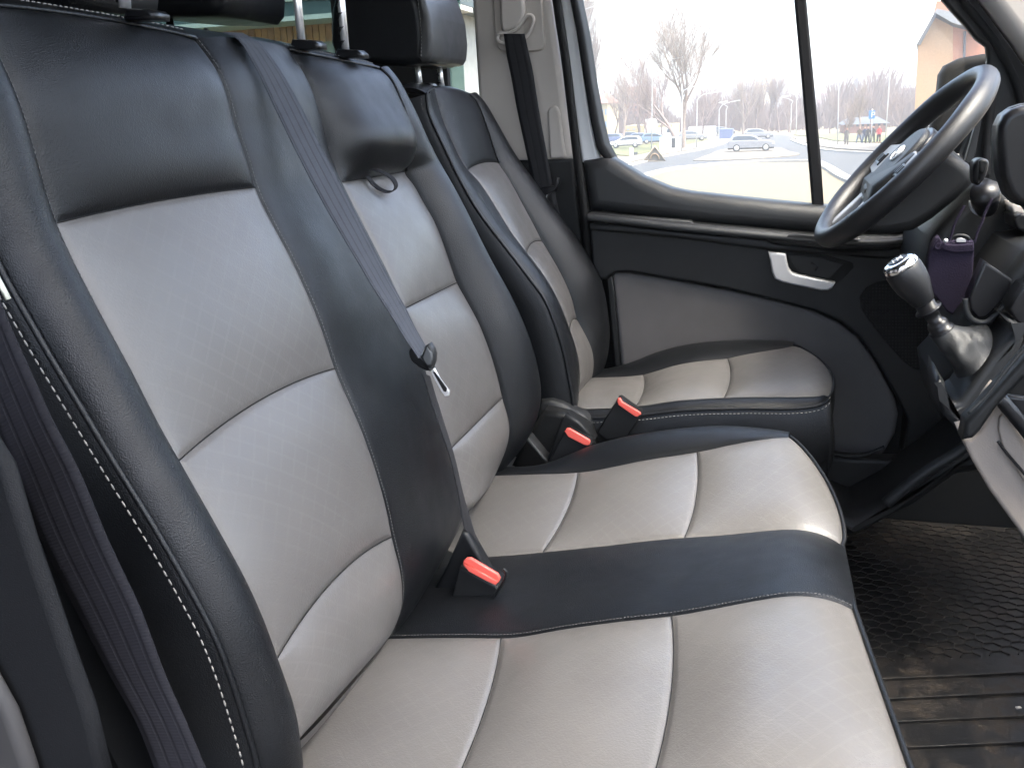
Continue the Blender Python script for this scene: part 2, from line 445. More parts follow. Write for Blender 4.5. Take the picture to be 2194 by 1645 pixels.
# bulkhead footwell / firewall
fw = MB().box((1.22, .1, Z(FL)), (1.30, 2.40, Z(-.20)))
kst(fw.build('firewall', MT['dark'], smooth=False))
# far side wall of the rear cabin with window opening, lower part
xr = W(1005, 100, 2.36)[0]
fs = MB()
fs.box((-3.22, 2.36, Z(FL)), (xr-.02, 2.44, Z(-.12)))
fs.box((-3.22, 2.36, Z(.62)), (xr-.02, 2.44, Z(.80)))
fs.box((-1.95, 2.36, Z(-.12)), (-1.80, 2.44, Z(.62)))
fs.box((W(720, 100, 2.34)[0], 2.33, Z(-.12)), (W(962, 170, 2.34)[0], 2.35, Z(.80)))  # dark panel added over the window to keep the gap below the headrest black
kst(fs.build('far_side_wall', MT['dark'], smooth=False))
t = thing('rear_side_window', 'green tinted side window behind the passenger seats showing a wooden building', 'window', (-1.3, 2.4, Z(-.12)))
MB().box((-1.80, 2.395, Z(-.13)), (xr-.03, 2.40, Z(.63))).build('pane', MT['tint'], t, smooth=False)
fr = MB(); fr.box((-1.81, 2.375, Z(-.14)), (xr-.02, 2.392, Z(-.11))); fr.box((-1.81, 2.375, Z(.60)), (xr-.02, 2.392, Z(.64)))
fr.build('rubber_seal', MT['rubber'], t, smooth=False)
t = thing('rear_side_window', 'green tinted side window farthest back in the dark cabin', 'window', (-2.6, 2.4, Z(-.12)))
MB().box((-3.2, 2.395, Z(-.13)), (-1.95, 2.40, Z(.63))).build('pane', MT['tint'], t, smooth=False)

# ---------------------------------------------------------------- far B-pillar
bp = thing('door_pillar', 'pale plastic door pillar between the driver seat and the driver window', 'pillar', (-.6, 2.33, Z(FL)))
YB = 2.33
prism('upper_trim', [(985,-60),(1172,-60),(1177,0),(1197,135),(1212,243),(1222,310),(1226,341),(1030,352),(1025,216),(1011,0)], YB, YB+.07, MT['pale'], bp, r=.012)
prism('lower_trim', [(1030,345),(1227,341),(1238,440),(1252,560),(1262,760),(1262,980),(1060,980),(1040,600)], YB-.006, YB+.07, MT['trim'], bp, r=.008)
# recess with sliding anchor
prism('anchor_plate', [(1052,-60),(1156,-60),(1165,70),(1168,92),(1163,106),(1150,110),(1080,112),(1066,104),(1061,88)], YB-.010, YB+.01, MT['pale'], bp, r=.004, corner=.012)
prism('anchor_cover', [(1069,-50),(1120,-50),(1121,0),(1124,22),(1120,45),(1106,60),(1085,68),(1073,66),(1071,40)], YB-.030, YB-.008, MT['pale'], bp, r=.008, corner=.012)
ring = [W(x, y, YB-.022) for x, y in [(1066,78),(1066,86),(1072,92),(1083,95),(1098,92),(1120,84),(1134,70),(1141,54),(1143,42),(1138,34),(1130,34),(1122,42),(1112,56),(1098,68),(1082,72),(1070,73)]]
MB().tube(crom(ring+[ring[0]], 5), .0048, 8).build('guide_ring', MT['pale'], bp)
prism('trim_bulge', [(1172,236),(1184,226),(1193,228),(1199,240),(1206,300),(1213,339),(1178,341)], YB-.008, YB+.01, MT['pale'], bp, r=.006, corner=.01)
b1 = MB().tube(crom([W(a, b, 2.30) for a, b in [(1187,-60),(1193,0),(1212,130),(1229,270),(1238,345),(1252,450),(1262,555),(1270,720)]], 8), .011, 10)
meta(b1.build('door_seal', MT['rubber']), 'dark rubber door seal running down the driver door opening', 'door seal')

# driver shoulder belt
bl = [(1079,73),(1086,120),(1096,169),(1108,235),(1119,287),(1136,364),(1148,410)]
br = [(1124,73),(1132,110),(1140,145),(1156,243),(1173,337),(1184,402),(1192,440)]
sb = thing('driver_seat_belt', 'black shoulder belt hanging down the pale pillar by the driver seat', 'seat belt', (-.5, 2.28, Z(-.3)))
ribbon('webbing', [W(a, b, 2.29-.0*i) for i, (a, b) in enumerate(bl)], [W(a, b, 2.285) for a, b in br], MT['belt_dark'], sb)
ribbon('lower_webbing', [W(a, b, 2.30) for a, b in [(1166,410),(1190,520),(1212,640),(1240,760)]], [W(a, b, 2.30) for a, b in [(1188,408),(1212,520),(1236,640),(1262,760)]], MT['belt_dark'], sb)
prism('tongue', [(1150,404),(1186,398),(1191,381),(1196,382),(1197,396),(1190,408),(1172,418),(1152,416)], 2.262, 2.276, MT['gloss'], sb, r=.003)
MB().tube(crom([W(a, b, 2.265) for a, b in [(1180,412),(1172,418),(1171,428),(1174,440)]], 6), .0016, 6).build('wire', MT['chrome'], sb)

# ---------------------------------------------------------------- white body frame and far door
wf = [(1190,-60),(1232,-60),(1236,0),(1248,110),(1262,220),(1274,290),(1282,330),(1290,345),(1246,350),(1238,300),(1224,200),(1208,80),(1199,0)]
meta(prism('door_aperture', wf, 2.335, 2.42, MT['white'], None, r=.010), 'white painted metal strip between the pillar seal and the driver window', 'body panel')
dd = thing('driver_door', 'dark driver door with curved window sill, silver handle and taupe lower panel', 'door', (.1, 2.4, Z(FL)))
YD = 2.30; YG = 2.375
# window surround (rear upright)
prism('window_frame', [(1221,-60),(1231,-60),(1236,0),(1252,77),(1267,178),(1282,260),(1294,309),(1312,342),(1300,348),(1284,330),(1276,315),(1264,260),(1246,150),(1232,60),(1218,-10)], 2.318, 2.40, MT['window_trim'], dd, r=.008)
prism('window_bar', [(1699,-60),(1723,-60),(1728,0),(1743,164),(1758,328),(1766,450),(1741,450),(1731,328),(1717,164),(1702,0)], 2.335, 2.40, MT['window_trim'], dd, r=.006)
sill = [(1246,346),(1300,337),(1310,340),(1331,353),(1375,380),(1435,405),(1480,414),(1528,419),(1627,430),(1739,441),(1772,443),(1900,452),(2060,462),(2100,470),
        (2100,560),(1948,512),(1780,505),(1560,487),(1450,474),(1262,452)]
prism('upper_card', sill, YD, YG, MT['soft'], dd, r=.030, segs=6)
gl = MB()
q = [W(a, b, 2.372) for a, b in [(1215,-80),(1290,345),(1420,420),(1760,460),(2120,480),(2140,-80)]]
gl.add(q+[p+np.array([0, .004, 0]) for p in q], [(0,1,2,3,4,5), (11,10,9,8,7,6)]).build('window_pane', MT['glass'], dd, smooth=False)
prism('rear_edge', [(1230,346),(1290,352),(1290,700),(1300,1000),(1240,1000),(1236,500)], 2.335, 2.345, MT['rubber'], dd, r=.002)
MB().tube(crom([W(a, b, 2.305) for a, b in [(1243,348),(1250,440),(1259,550),(1266,620)]], 6), .0018, 6).build('edge_strip', MT['pale'], dd)
# outer skin of the door and body below the window line
ok = MB(); ok.box((-.80, 2.425, Z(FL-.25)), (1.45, 2.445, Z(-.40))); ok.build('outer_skin', MT['white'], dd, smooth=False)
prism('inner_frame', [(1240,470),(2120,540),(2230,700),(2230,1330),(1500,1330),(1240,1100)], YG, 2.42, MT['trim'], dd, r=.004)
# bolt cover
c0 = W(1289, 409, YD)
lathe('bolt_cover', c0+np.array([0, .004, 0]), c0+np.array([0, -.1, 0]), [(0, .0125), (.0062, .0125), (.0066, .0108), (.0052, .0100), (.005, .0035), (.0058, .003), (.0058, .0001)], MT['trim'], dd)
# dark mid panel
mid = [(1262,458),(1330,463),(1450,476),(1600,490),(1760,505),(1950,508),(2110,560),(2160,760),(2080,900),(2000,1000),(1936,985),(1945,900),(1920,850),(1880,780),(1840,722),(1800,690),(1750,668),(1690,652),(1560,620),(1430,597),(1345,583),(1318,584),(1300,600),(1270,598)]
prism('middle_panel', mid, YD-.035, YG-.01, MT['trim'], dd, r=.008)
# ledge (armrest rail) with soft front roll
lp = crom([W(a, b, YD-.060) for a, b in [(1258,466),(1300,470),(1420,484),(1560,498),(1700,511),(1800,519),(1880,522),(1950,515),(1975,508)]], 8)
MB().tube(lp, .0085, 12).build('armrest_roll', MT['soft'], dd)
lt = MB()
for i in range(len(lp)-1):
    a, b = lp[i], lp[i+1]; up = np.array([0, 0, .0085]); bk = np.array([0, .07, .0])
    lt.add([a+up, b+up, b+up+bk, a+up+bk, a-up, b-up, b-up+bk, a-up+bk], [(0,1,2,3), (7,6,5,4), (0,4,5,1)])
lt.build('armrest_top', MT['trim'], dd)
prism('armrest_face', [(1262,478),(1330,482),(1450,495),(1600,509),(1640,513),(1655,522),(1780,534),(1900,536),(1960,524),(1960,545),(1900,556),(1640,536),(1450,511),(1262,493)], YD-.052, YD-.02, MT['trim'], dd, r=.008)
# raised switch blocks on the ledge
prism('ledge_block', [(1270,457),(1300,460),(1480,474),(1489,482),(1492,490),(1420,484),(1270,470)], YD-.030, YD, MT['soft'], dd, r=.004)
prism('ledge_cup', [(1492,480),(1560,488),(1600,492),(1622,497),(1632,504),(1560,499),(1494,492)], YD-.022, YD-.01, MT['trim'], dd, r=.003)
prism('switch_pod', [(1683,508),(1690,503),(1720,502),(1790,508),(1840,515),(1800,520),(1690,514)], YD-.068, YD-.058, MT['trim'], dd, r=.003)
# taupe insert
ins = [(1312,592),(1322,584),(1345,585),(1430,600),(1560,624),(1680,651),(1740,668),(1790,690),(1835,722),(1872,770),(1900,822),(1919,858),(1925,890),(1918,930),(1895,970),(1880,980),(1820,976),(1768,972),(1700,930),(1500,900),(1330,790)]
prism('lower_insert', ins, YD-.020, YG-.01, MT['insert'], dd, r=.012, segs=5)
prism('insert_rim', [(1300,590),(1312,592),(1318,640),(1330,790),(1318,792),(1304,640)], YD-.028, YG-.02, MT['trim'], dd, r=.004)
prism('door_pocket', [(1755,975),(1830,982),(1888,984),(1935,985),(1990,1010),(1900,1090),(1815,1120),(1770,1050)], YD-.12, YD-.08, MT['trim'], dd, r=.012)
MB().tube(crom([W(a, b, YD-.125) for a, b in [(1758,975),(1775,972),(1820,977),(1860,972),(1895,957)]], 6), .004, 8).build('pocket_edge', MT['trim'], dd)
# speaker
spk = [(1842,636),(1856,616),(1880,603),(1906,598),(1960,640),(2030,740),(2010,780),(1985,795),(1960,792),(1935,775),(1900,735),(1860,685),(1846,662)]
prism('speaker_grille', spk, YD-.040, YD-.02, MT['rubber'], dd, r=.003)
sm = MB(); poly = [(a, b) for a, b in spk]
def inpoly(x, y, P):
    c = False
    for i in range(len(P)):
        (x1, y1), (x2, y2) = P[i-1], P[i]
        if (y1 > y) != (y2 > y) and x < (x2-x1)*(y-y1)/(y2-y1)+x1: c = not c
    return c
for a in range(1850, 2030, 7):
    for b in range(604, 795, 7):
        if inpoly(a, b, poly) and inpoly(a+5, b+4, poly) and inpoly(a-5, b-4, poly):
            p = W(a, b, YD-.0405); sm.box((p[0]-.0016, p[1]-.0012, p[2]-.0016), (p[0]+.0016, p[1]+.001, p[2]+.0016))
sm.build('grille_studs', MT['trim'], dd, kind='stuff')
# handle: recess and silver pull
rec = [(1644,538),(1652,534),(1760,545),(1826,563),(1830,572),(1800,604),(1786,612),(1700,590),(1652,560)]
prism('handle_recess', rec, YD-.038, YD-.02, MT['rubber'], dd, r=.001)
prism('handle_recess_floor', [(1688,546),(1760,553),(1806,566),(1776,598),(1714,584),(1697,566)], YD-.0405, YD-.036, MT['trim'], dd, r=.001)
hn = [(1646,540),(1684,544),(1686,560),(1690,576),(1697,585),(1712,590),(1750,598),(1790,606),(1783,618),(1774,623),(1760,623),(1700,611),(1676,605),(1660,598),(1654,584),(1650,560)]
prism('door_handle', hn, YD-.064, YD-.036, MT['silver'], dd, r=.005, segs=5)
MB().tube([W(1738, 563, YD-.046), W(1745, 566, YD-.046), W(1752, 573, YD-.046), W(1746, 580, YD-.046)], .0015, 6).build('lock_ring', MT['trim'], dd)

# ---------------------------------------------------------------- outside mirror
mr = thing('door_mirror', 'black outside mirror housing seen past the steering wheel rim', 'mirror', (.5, 2.7, Z(.1)))
prism('housing', [(2013,190),(2016,160),(2028,140),(2060,124),(2110,115),(2135,118),(2140,250),(2110,330),(1994,330),(2000,250)], 2.62, 2.68, MT['rubber'], mr, r=.02)
prism('bracket', [(2062,330),(2100,225),(2118,200),(2118,360),(2069,360)], 2.55, 2.60, MT['rubber'], mr, r=.005)

# ---------------------------------------------------------------- A pillar
ap = thing('windscreen_pillar', 'pale trimmed windscreen pillar with dark edge at the top right', 'pillar', (.6, 2.2, Z(-.2)))
prism('dark_edge', [(2008,-60),(2018,0),(2037,22),(2067,55),(2091,85),(2113,101),(2116,130),(2105,220),(2089,290),(2066,352),(2230,480),(2260,200),(2194,130),(2150,70),(2105,0),(2060,-60)], 2.235, 2.255, MT['trim'], ap, r=.008)
prism('pale_trim', [(2085,-60),(2108,0),(2140,44),(2172,86),(2200,128),(2290,240),(2300,-60)], 2.17, 2.23, MT['pale'], ap, r=.03, segs=5)
MB().tube(crom([W(a, b, 2.225) for a, b in [(2034,-60),(2062,0),(2090,36),(2130,88),(2160,140),(2180,190),(2194,260)]], 8), .008, 8).build('trim_bead', MT['rubber'], ap)
MB().tube(crom([W(a, b, 2.225) for a, b in [(2128,150),(2124,210),(2116,300),(2110,380)]], 8), .010, 8).build('quarter_window_bead', MT['window_trim'], ap)
prism('grey_bar', [(2103,222),(2110,222),(2090,330),(2080,352),(2068,346)], 2.222, 2.24, MT['soft'], ap, r=.002)
# windscreen, ahead of frame
ws = MB(); a = np.array([.21, 0, Z(.80)]); b = np.array([1.25, 0, Z(-.10)])
ws.add([a+[0,.0,0], a+[0,2.3,0], b+[0,2.3,0], b+[0,.0,0], a+[.004,.0,.004], a+[.004,2.3,.004], b+[.004,2.3,.004], b+[.004,0,.004]], [(0,1,2,3), (7,6,5,4)])
meta(ws.build('windscreen', MT['glass'], smooth=False), 'clear sloping windscreen above the dashboard, beyond the right edge', 'windscreen')

# ---------------------------------------------------------------- seats
def Pk(*pts): return [('p', x, z) for x, z in pts]
bs = thing('passenger_bench_seat', 'two-person passenger bench in black and grey leather nearest the camera', 'bench seat', (-.2, 1.1, Z(FL)))
KZ = [-.077, -.285, -.497]
TOP = [(-.018, .010), (-.05, .016), (-.12, .010)]
BOT = [(-.02, -.03), (-.07, -.05)]
cA = Ct(Pk((-.715, .085), (-.70, .03))+[(0,574),(43,651),(100,751),(160,851),(255,1008),(314,1102),(365,1188),(416,1278),(463,1369),(498,1463),(525,1549),(549,1635)]+Pk((-.468, -.64)), .66, [-.09, -.315, -.52], pre=TOP, post=BOT)
cB = Ct(Pk((-.694, .116))+[(0,118),(27,175),(51,236),(81,337),(125,482),(214,664),(288,801),(334,895),(385,988),(471,1141),(522,1235),(561,1322),(596,1416),(627,1502),(641,1588)], .726, [(125,482),(385,988),(596,1416)], pre=TOP, post=BOT)
cC = Ct([(418,83),(438,108),(469,152),(489,202),(506,270),(530,337),(550,405),(590,487),(624,550),(690,700),(720,790),(780,930),(830,1090),(842,1150),(860,1230),(862,1290),(838,1362)], 1.04, [(550,405),(720,790),(842,1150)], pre=TOP, post=BOT)
cD = Ct([(620,108),(651,155),(674,202),(698,287),(711,337),(735,391),(870,665),(965,972),(1000,1080)], 1.30, [-.081, -.274, -.500], pre=TOP, post=BOT)
cE = Ct([(812,147),(836,169),(856,209),(873,253),(882,304),(882,337),(868,368),(887,395),(907,432),(930,472),(981,605),(1033,709),(1079,854),(1091,923),(1052,1016)], 1.56, [(868,368),(981,605),(1079,854)], pre=TOP, post=BOT, smooth=1)
cF = Ct(Pk((-.690, .083))+[(853,196),(904,280),(978,405),(1052,550),(1109,655),(1150,764),(1161,860),(1128,942),(1087,980)], 1.63, [-.075, -.29, -.49], pre=TOP, post=BOT)
FW = (1, 0, .45)
bowAB = {}
bwB = {0: -.10, 1: -.02, 3: -.08, 4: 0, -1: -.1}
panel('outer_bolster', cA, cB, 0, 5, .020, MT['black'], bs, FW, pu=2, pv=0, nu=20, nv=150)
panel('upper_pad', cB, cC, 0, 1, .011, MT['black'], bs, FW, bow=bwB, pu=4, pv=4, skew=.3)
for k, (a_, am) in enumerate([(1, .010), (2, .011), (3, .011)]):
    panel('backrest_insert', cB, cC, a_, a_+1, am, MT['grey'], bs, FW, bow=bwB, pu=5, pv=3)
panel('centre_strip', cC, cD, 0, 5, .010, MT['black'], bs, FW, pu=3, pv=0, nu=30, nv=150)
def roll(u, v): return .024*math.exp(-((v-.72)/.22)**2)*(1-abs(2*u-1)**4)
panel('upper_pad', cD, cE, 0, 1, .020, MT['black'], bs, FW, pu=3, pv=3, hump=roll, nv=60, label='thick black upper pad with a rolled lower edge')
def dimple(u, v):
    return -.012*math.exp(-(((u-.42)/.10)**2+((v-.07)/.10)**2))
panel('backrest_insert', cD, cE, 1, 2, .009, MT['grey'], bs, FW, pu=5, pv=3, hump=dimple)
panel('backrest_insert', cD, cE, 2, 3, .012, MT['grey'], bs, FW, pu=5, pv=3)
panel('backrest_insert', cD, cE, 3, 4.4, .013, MT['grey'], bs, FW, pu=5, pv=3)
panel('backrest_insert', cB, cC, 4, 5, .003, MT['grey'], bs, FW, pu=5, pv=0, groove=0)
panel('inner_bolster', cE, cF, 0, 5, .012, MT['black'], bs, FW, pu=2, pv=0, nu=20, nv=150)
cA2 = cA.shifted(-.13, .012, -.035); cF2 = cF.shifted(-.14, -.02, -.04)
panel('side_panel', cA, cA2, 0, 5, .014, MT['black'], bs, (0, -1, 0), pu=2, pv=0, nu=24, nv=120)
panel('far_side_panel', cF, cF2, 0, 5, .010, MT['black'], bs, (0, 1, 0), pu=2, pv=0, nu=12, nv=100)
for a_, b_ in ((cA, cB), (cB, cC), (cC, cD), (cD, cE), (cE, cF)):
    bb = {0: -.10 if b_ is cC else 0, -1: -.1 if b_ is cC else 0}
    panel('top_cover', a_, b_, -1, 0, .004, MT['black'], bs, (0, 0, 1), pu=0, pv=2, nu=24, nv=24, bow=bb, groove=0)
# seat back shell
sh = MB(); zb = [(.10, -.80), (-.1, -.80), (-.3, -.75), (-.55, -.68), (-.72, -.62)]
for (z1, x1), (z2, x2) in zip(zb[:-1], zb[1:]):
    sh.add([(x1, .68, Z(z1)), (x1, 1.62, Z(z1)), (x2, 1.62, Z(z2)), (x2, .68, Z(z2))], [(0, 1, 2, 3)])
sh.build('back_shell', MT['trim'], bs)
piping(col(cA, 0, 5, off=(.001, -.001, 0)), bs, .0032)
stitches(col(cA, 0, 5, 160, off=(-.010, -.0062, -.003)), bs, L=.0062, gap=.0030, r=.0010)
piping(row(cB, cC, 0, bwB, off=(0, 0, .001)), bs, .0028); stitches(row(cB, cC, -.09, {-.09: -.10}, off=(0, 0, .004)), bs, r=.0008)
piping(row(cD, cE, 0, off=(0, 0, .001)), bs, .0028); stitches(row(cD, cE, -.07, off=(0, 0, .004)), bs, r=.0006)
piping(col(cE, 0, 1, 40, off=(.001, .001, .001)), bs, .0024)
stitches(col(cB, 0, 4, 160, off=(.0005, -.0025, .0015)), bs, L=.003, gap=.0016, r=.00045, mat=MT['thread_d'])
stitches(col(cC, 0, 4, 160, off=(.0005, .0025, .0015)), bs, L=.003, gap=.0016, r=.00045, mat=MT['thread_d'])
for k in (1, 2, 3):
    seamline(row(cB, cC, k, bwB, off=(-.0008, 0, 0)), bs); seamline(row(cD, cE, k, off=(-.0008, 0, 0)), bs)
# fold strap loop
lpA = [W(a, b, 1.375) for a, b in [(772,376),(785,382),(796,396),(810,407),(826,413),(839,411),(845,402),(840,388),(825,376),(806,368),(790,366)]]
lpB = [p+np.array([.002, .009, .002]) for p in lpA]
ribbon('pull_strap', lpA, lpB, MT['belt_dark'], bs, thick=.0016)
# headrest posts and caps
def post(cx, cyb, topx, Y, toothed=False, r=.0062, parent=bs):
    a = W(cx, cyb, Y); b = W(topx, -90, Y)
    p = MB().tube([a, b], r, 14).build('headrest_post', MT['chrome'], parent)
    if toothed:
        m = MB(); L = np.linalg.norm(b-a); n = int(L/.021); d = (b-a)/L
        for k in range(n):
            c = a+d*(.012+k*.021)
            m.add([c+[-r*1.2, -r*.9, .005], c+[r*.5, -r*1.25, .005], c+[-r*1.2, -r*.9, -.006], c+[-r*1.2, r*.5, .005], c+[r*.5, r*.5, .005], c+[-r*1.2, r*.5, -.006]],
                  [(0,1,2), (3,5,4), (0,3,4,1), (1,4,5,2), (0,2,5,3)])
        m.build('notches', MT['gloss'], p)
    return p
post(646, 90, 628, 1.335); post(741, 112, 722, 1.46, True); post(268, 18, 262, .94, True, .0065)
def cap(x0, y0, x1, y1, Y):
    prism('post_cap', [(x0, y1-4), (x0+6, y0), (x1-10, y0+2), (x1, y0+10), (x1+1, y1), (x0+4, y1+2)], Y-.012, Y+.018, MT['gloss'], bs, r=.004)
cap(618, 84, 680, 106, 1.335); cap(716, 105, 773, 124, 1.46); cap(262, 18, 327, 42, .94)
# cushion
FR = [(.003, -.02), (.002, -.06), (-.01, -.12), (-.03, -.20)]
s1n = W(968, 1645, .735)[0]; s2n = W(1404, 1643, .735)[0]
def Cp(pts, Y, k, **kw): return Ct(pts, Y, k, axis=0, **kw)
L1p = [('p',-.60,-.71),(790,1368),(827,1366),(1000,1363),(1096,1363),(1223,1343),(1351,1326),(1440,1316),(1542,1299),(1638,1281),(1700,1273),(1735,1274),(1776,1281),(1812,1294),(1828,1303)]
c1 = Cp(L1p, 1.04, [(1077,1363),(1440,1318)], post=FR)
N1p = [(q if len(q) == 3 else ('p', *(W(q[0], q[1], 1.04)-CAMP)[[0, 2]])) for q in L1p]
N1p = [('p', q[1]+(.035 if q[1] > -.0 else .0), q[2]+.004) for q in N1p]
n1 = Cp(N1p, .70, [s1n, s2n], post=FR)
n0 = Cp([('p', q[1]-.01, q[2]+.006) for q in N1p],   .625, [s1n-.02, s2n-.02], post=FR)
c2 = Cp([('p',-.59,-.70),(985,1195),(1033,1191),(1093,1187),(1167,1180),(1285,1168),(1420,1153),(1560,1143),(1640,1135),(1708,1132),(1753,1140),(1785,1154),(1802,1165)], 1.30, [(1167,1180),(1468,1149)], post=FR)
c3 = Cp([('p',-.60,-.665),(1040,1019),(1130,1015),(1240,1010),(1290,1003),(1380,985),(1500,965),(1600,945),(1660,936),(1690,934)], 1.56, [(1240,1010),(1497,966)], post=FR)
c4 = Cp([(1040,1000),(1070,1000),(1120,1003),(1170,998),(1215,975),(1260,955),(1330,935),(1400,922),(1480,913),(1540,910),(1600,914),(1660,925),(1690,936)], 1.64, [(1240,963),(1497,912)], post=FR)
UP = (.1, -.1, 1)
bn = {2: .05, 3: 0}; bm_ = {1: .05, 2: .05, 3: 0}
panel('cushion_edge', n0, n1, 0, 3, .012, MT['black'], bs, UP, pu=2, pv=0, nu=14, nv=80)
for k in range(3):
    panel('cushion_insert', n1, c1, k, k+1, .013, MT['grey'], bs, UP, bow=bn, pu=4, pv=2.6, fwd=.0)
panel('cushion_strip', c1, c2, 0, 3, .006, MT['black'], bs, UP, fwd=.0, pu=3, pv=0, nu=30, nv=100)
for k in range(3):
    panel('cushion_insert', c2, c3, k, k+1, .011 if k < 2 else .014, MT['grey'], bs, UP, bow=bm_, pu=4, pv=2.6, fwd=.024)
panel('cushion_edge', c3, c4, 0, 3, .008, MT['black'], bs, UP, pu=2, pv=0, nu=14, nv=100)
def fascia(A, B, fw, par): panel('front_valance', A, B, 3, 4, 0, MT['black'], par, (1, 0, 0), fwd=fw, pu=0, pv=0, nu=24, nv=16, groove=0)
fascia(n0, n1, 0, bs); fascia(n1, c1, 0, bs); fascia(c1, c2, 0, bs); fascia(c2, c3, .024, bs); fascia(c3, c4, 0, bs)
fe = row(n0, n1, 3)+row(n1, c1, 3, fwd=.0)[1:]+row(c1, c2, 3, fwd=.0)[1:]+row(c2, c3, 3, fwd=.024)[1:]
piping([p+np.array([.002, 0, -.001]) for p in fe], bs, .003)
stitches([p+np.array([.006, 0, -.010]) for p in row(c1, c2, 3)], bs, L=.004, gap=.0028, r=.0004)
stitches(col(c1, 0, 3, 120, off=(0, .0025, .002)), bs, L=.003, gap=.0016, r=.00045, mat=MT['thread_d'])
for k in (1, 2):
    seamline(row(n1, c1, k, bn, off=(0, 0, -.0006)), bs); seamline(row(c2, c3, k, bm_, off=(0, 0, -.0006)), bs)
panel('far_cushion_side', c4, c4.shifted(0, .03, -.16), 0, 3, .01, MT['black'], bs, (0, 1, 0), pu=2, pv=0, nu=8, nv=40)
MB().box((-.44, .70, Z(FL)), (.06, 1.60, Z(-.74))).build('seat_box', MT['trim'], bs, bevel=.01)
MB().box((-.56, .70, Z(-.80)), (-.30, 1.60, Z(-.68))).build('hinge_cover', MT['trim'], bs, bevel=.01)

# bench details: belt exit cover on the strip
be = thing('middle_seat_belt', 'grey ribbed shoulder belt lying down the black centre strip of the bench', 'seat belt', (-.6, 1.17, Z(-.25)))
def onstrip(px, py, Y, off): return W(px, py, Y)
Lb = [(478,70),(506,81),(546,142),(590,233),(641,337),(691,432),(735,508),(775,575),(808,630),(833,668),(866,722),(897,768)]
Rb = [(520,72),(553,91),(594,142),(641,222),(691,322),(735,405),(775,483),(809,550),(836,602),(866,655),(893,709),(912,742)]
ribbon('webbing', [W(a, b, 1.112) for a, b in Lb], [W(a, b, 1.156) for a, b in Rb], MT['belt'], be)
Ll = [(905,800),(920,850),(937,901),(964,980),(980,1049),(990,1110),(1004,1180)]
Rl = [(921,805),(934,850),(950,901),(974,980),(990,1049),(1009,1115),(1033,1192)]
ribbon('lap_webbing', [W(a, b, 1.185) for a, b in Ll], [W(a, b, 1.195) for a, b in Rl], MT['belt_dark'], be)
prism('tongue_grip', [(874,752),(882,742),(893,752),(905,768),(918,782),(925,795),(913,796),(897,788),(880,775),(875,763)], 1.150, 1.166, MT['gloss'], be, r=.004, corner=.003)
prism('tongue_body', [(901,768),(911,741),(917,737),(925,748),(929,762),(928,778),(923,790),(914,787)], 1.146, 1.160, MT['soft'], be, r=.003)
prism('tongue_face', [(904,766),(914,744),(924,756),(926,768),(922,782),(914,783)], 1.1435, 1.147, plain('grey_grip_plastic', (.07, .075, .078), .4), be, r=.002)
prism('tongue_plate', [(918,786),(927,784),(942,812),(962,838),(961,848),(953,849),(946,840),(930,812)], 1.162, 1.1665, MT['chrome'], be, r=.001)
prism('tongue_slot', [(927,797),(932,797),(957,833),(955,840),(950,838)], 1.1595, 1.1615, MT['gloss'], be, r=.0005)
# belt exit pocket
px_ = [(470,60),(440,66),(470,92),(490,112),(510,128),(530,138),(550,140),(575,142),(597,140),(608,138),(612,128),(602,112),(585,90),(560,70),(520,60)]
pk = [W(a, b, 1.12+.0012*(a-440)) for a, b in px_[1:13]]
MB().tube(crom(pk, 6), .0035, 8).build('belt_guide_edge', MT['gloss'], bs)

# ---------------------------------------------------------------- driver seat
ds = thing('driver_seat', 'single driver seat in black and grey leather beside the driver door', 'car seat', (-.2, 2.05, Z(FL)))
dTOP = [(-.012, .006), (-.04, .010), (-.10, .0)]
kG = [-.10, -.285, -.46]
cG = Ct([(914,202),(917,236),(930,270),(954,320),(978,371),(1022,449),(1072,516),(1099,550),(1137,600),(1164,636),(1183,677),(1197,718),(1210,764),(1219,813),(1226,850),(1228,883)], 1.83, kG, pre=dTOP, post=BOT)
cH = Ct([(918,196),(937,250),(957,290),(984,354),(1005,384),(1038,432),(1089,506),(1123,541),(1167,600),(1194,649),(1216,701),(1230,753),(1238,802),(1238,846)], 1.89, kG, pre=dTOP, post=BOT)
cK = Ct([(930,190),(946,250),(962,290),(998,360),(1022,384),(1055,432),(1097,500),(1127,540),(1172,600),(1196,645),(1218,700),(1236,753),(1242,802),(1238,850)], 1.96, [-.105, -.283, -.455], pre=dTOP, post=BOT)
cI = Ct([(1005,202),(1022,219),(1035,250),(1049,290),(1070,351),(1089,381),(1119,438),(1163,518),(1180,550),(1200,588),(1220,631),(1237,684),(1253,718),(1267,751),(1270,781),(1264,815),(1238,845)], 2.15, [(1070,351),(1163,518),(1237,684)], pre=dTOP, post=BOT)
cJ = Ct([(1020,215),(1038,236),(1072,283),(1106,334),(1146,388),(1200,462),(1243,517),(1267,557),(1287,591),(1297,624),(1304,668),(1307,711),(1297,765),(1273,801)], 2.24, kG, pre=dTOP, post=BOT)
bd = {0: -.30, -1: -.3, 1: -.05}
panel('side_bolster', cG, cH, 0, 5, .006, MT['black'], ds, (1, -.6, .3), pu=2, pv=0, nu=14, nv=120)
panel('inner_bolster', cH, cK, 0, 5, .002, MT['black'], ds, FW, pu=2, pv=0, nu=10, nv=120, groove=0)
panel('upper_pad', cK, cI, 0, 1, .008, MT['black'], ds, FW, bow=bd, pu=4, pv=4)
for k in (1, 2, 3): panel('backrest_insert', cK, cI, k, k+1, .008, MT['grey'], ds, FW, bow=bd, pu=5, pv=3)
panel('backrest_insert', cK, cI, 4, 5, 0, MT['grey'], ds, FW, pu=5, pv=0, groove=0)
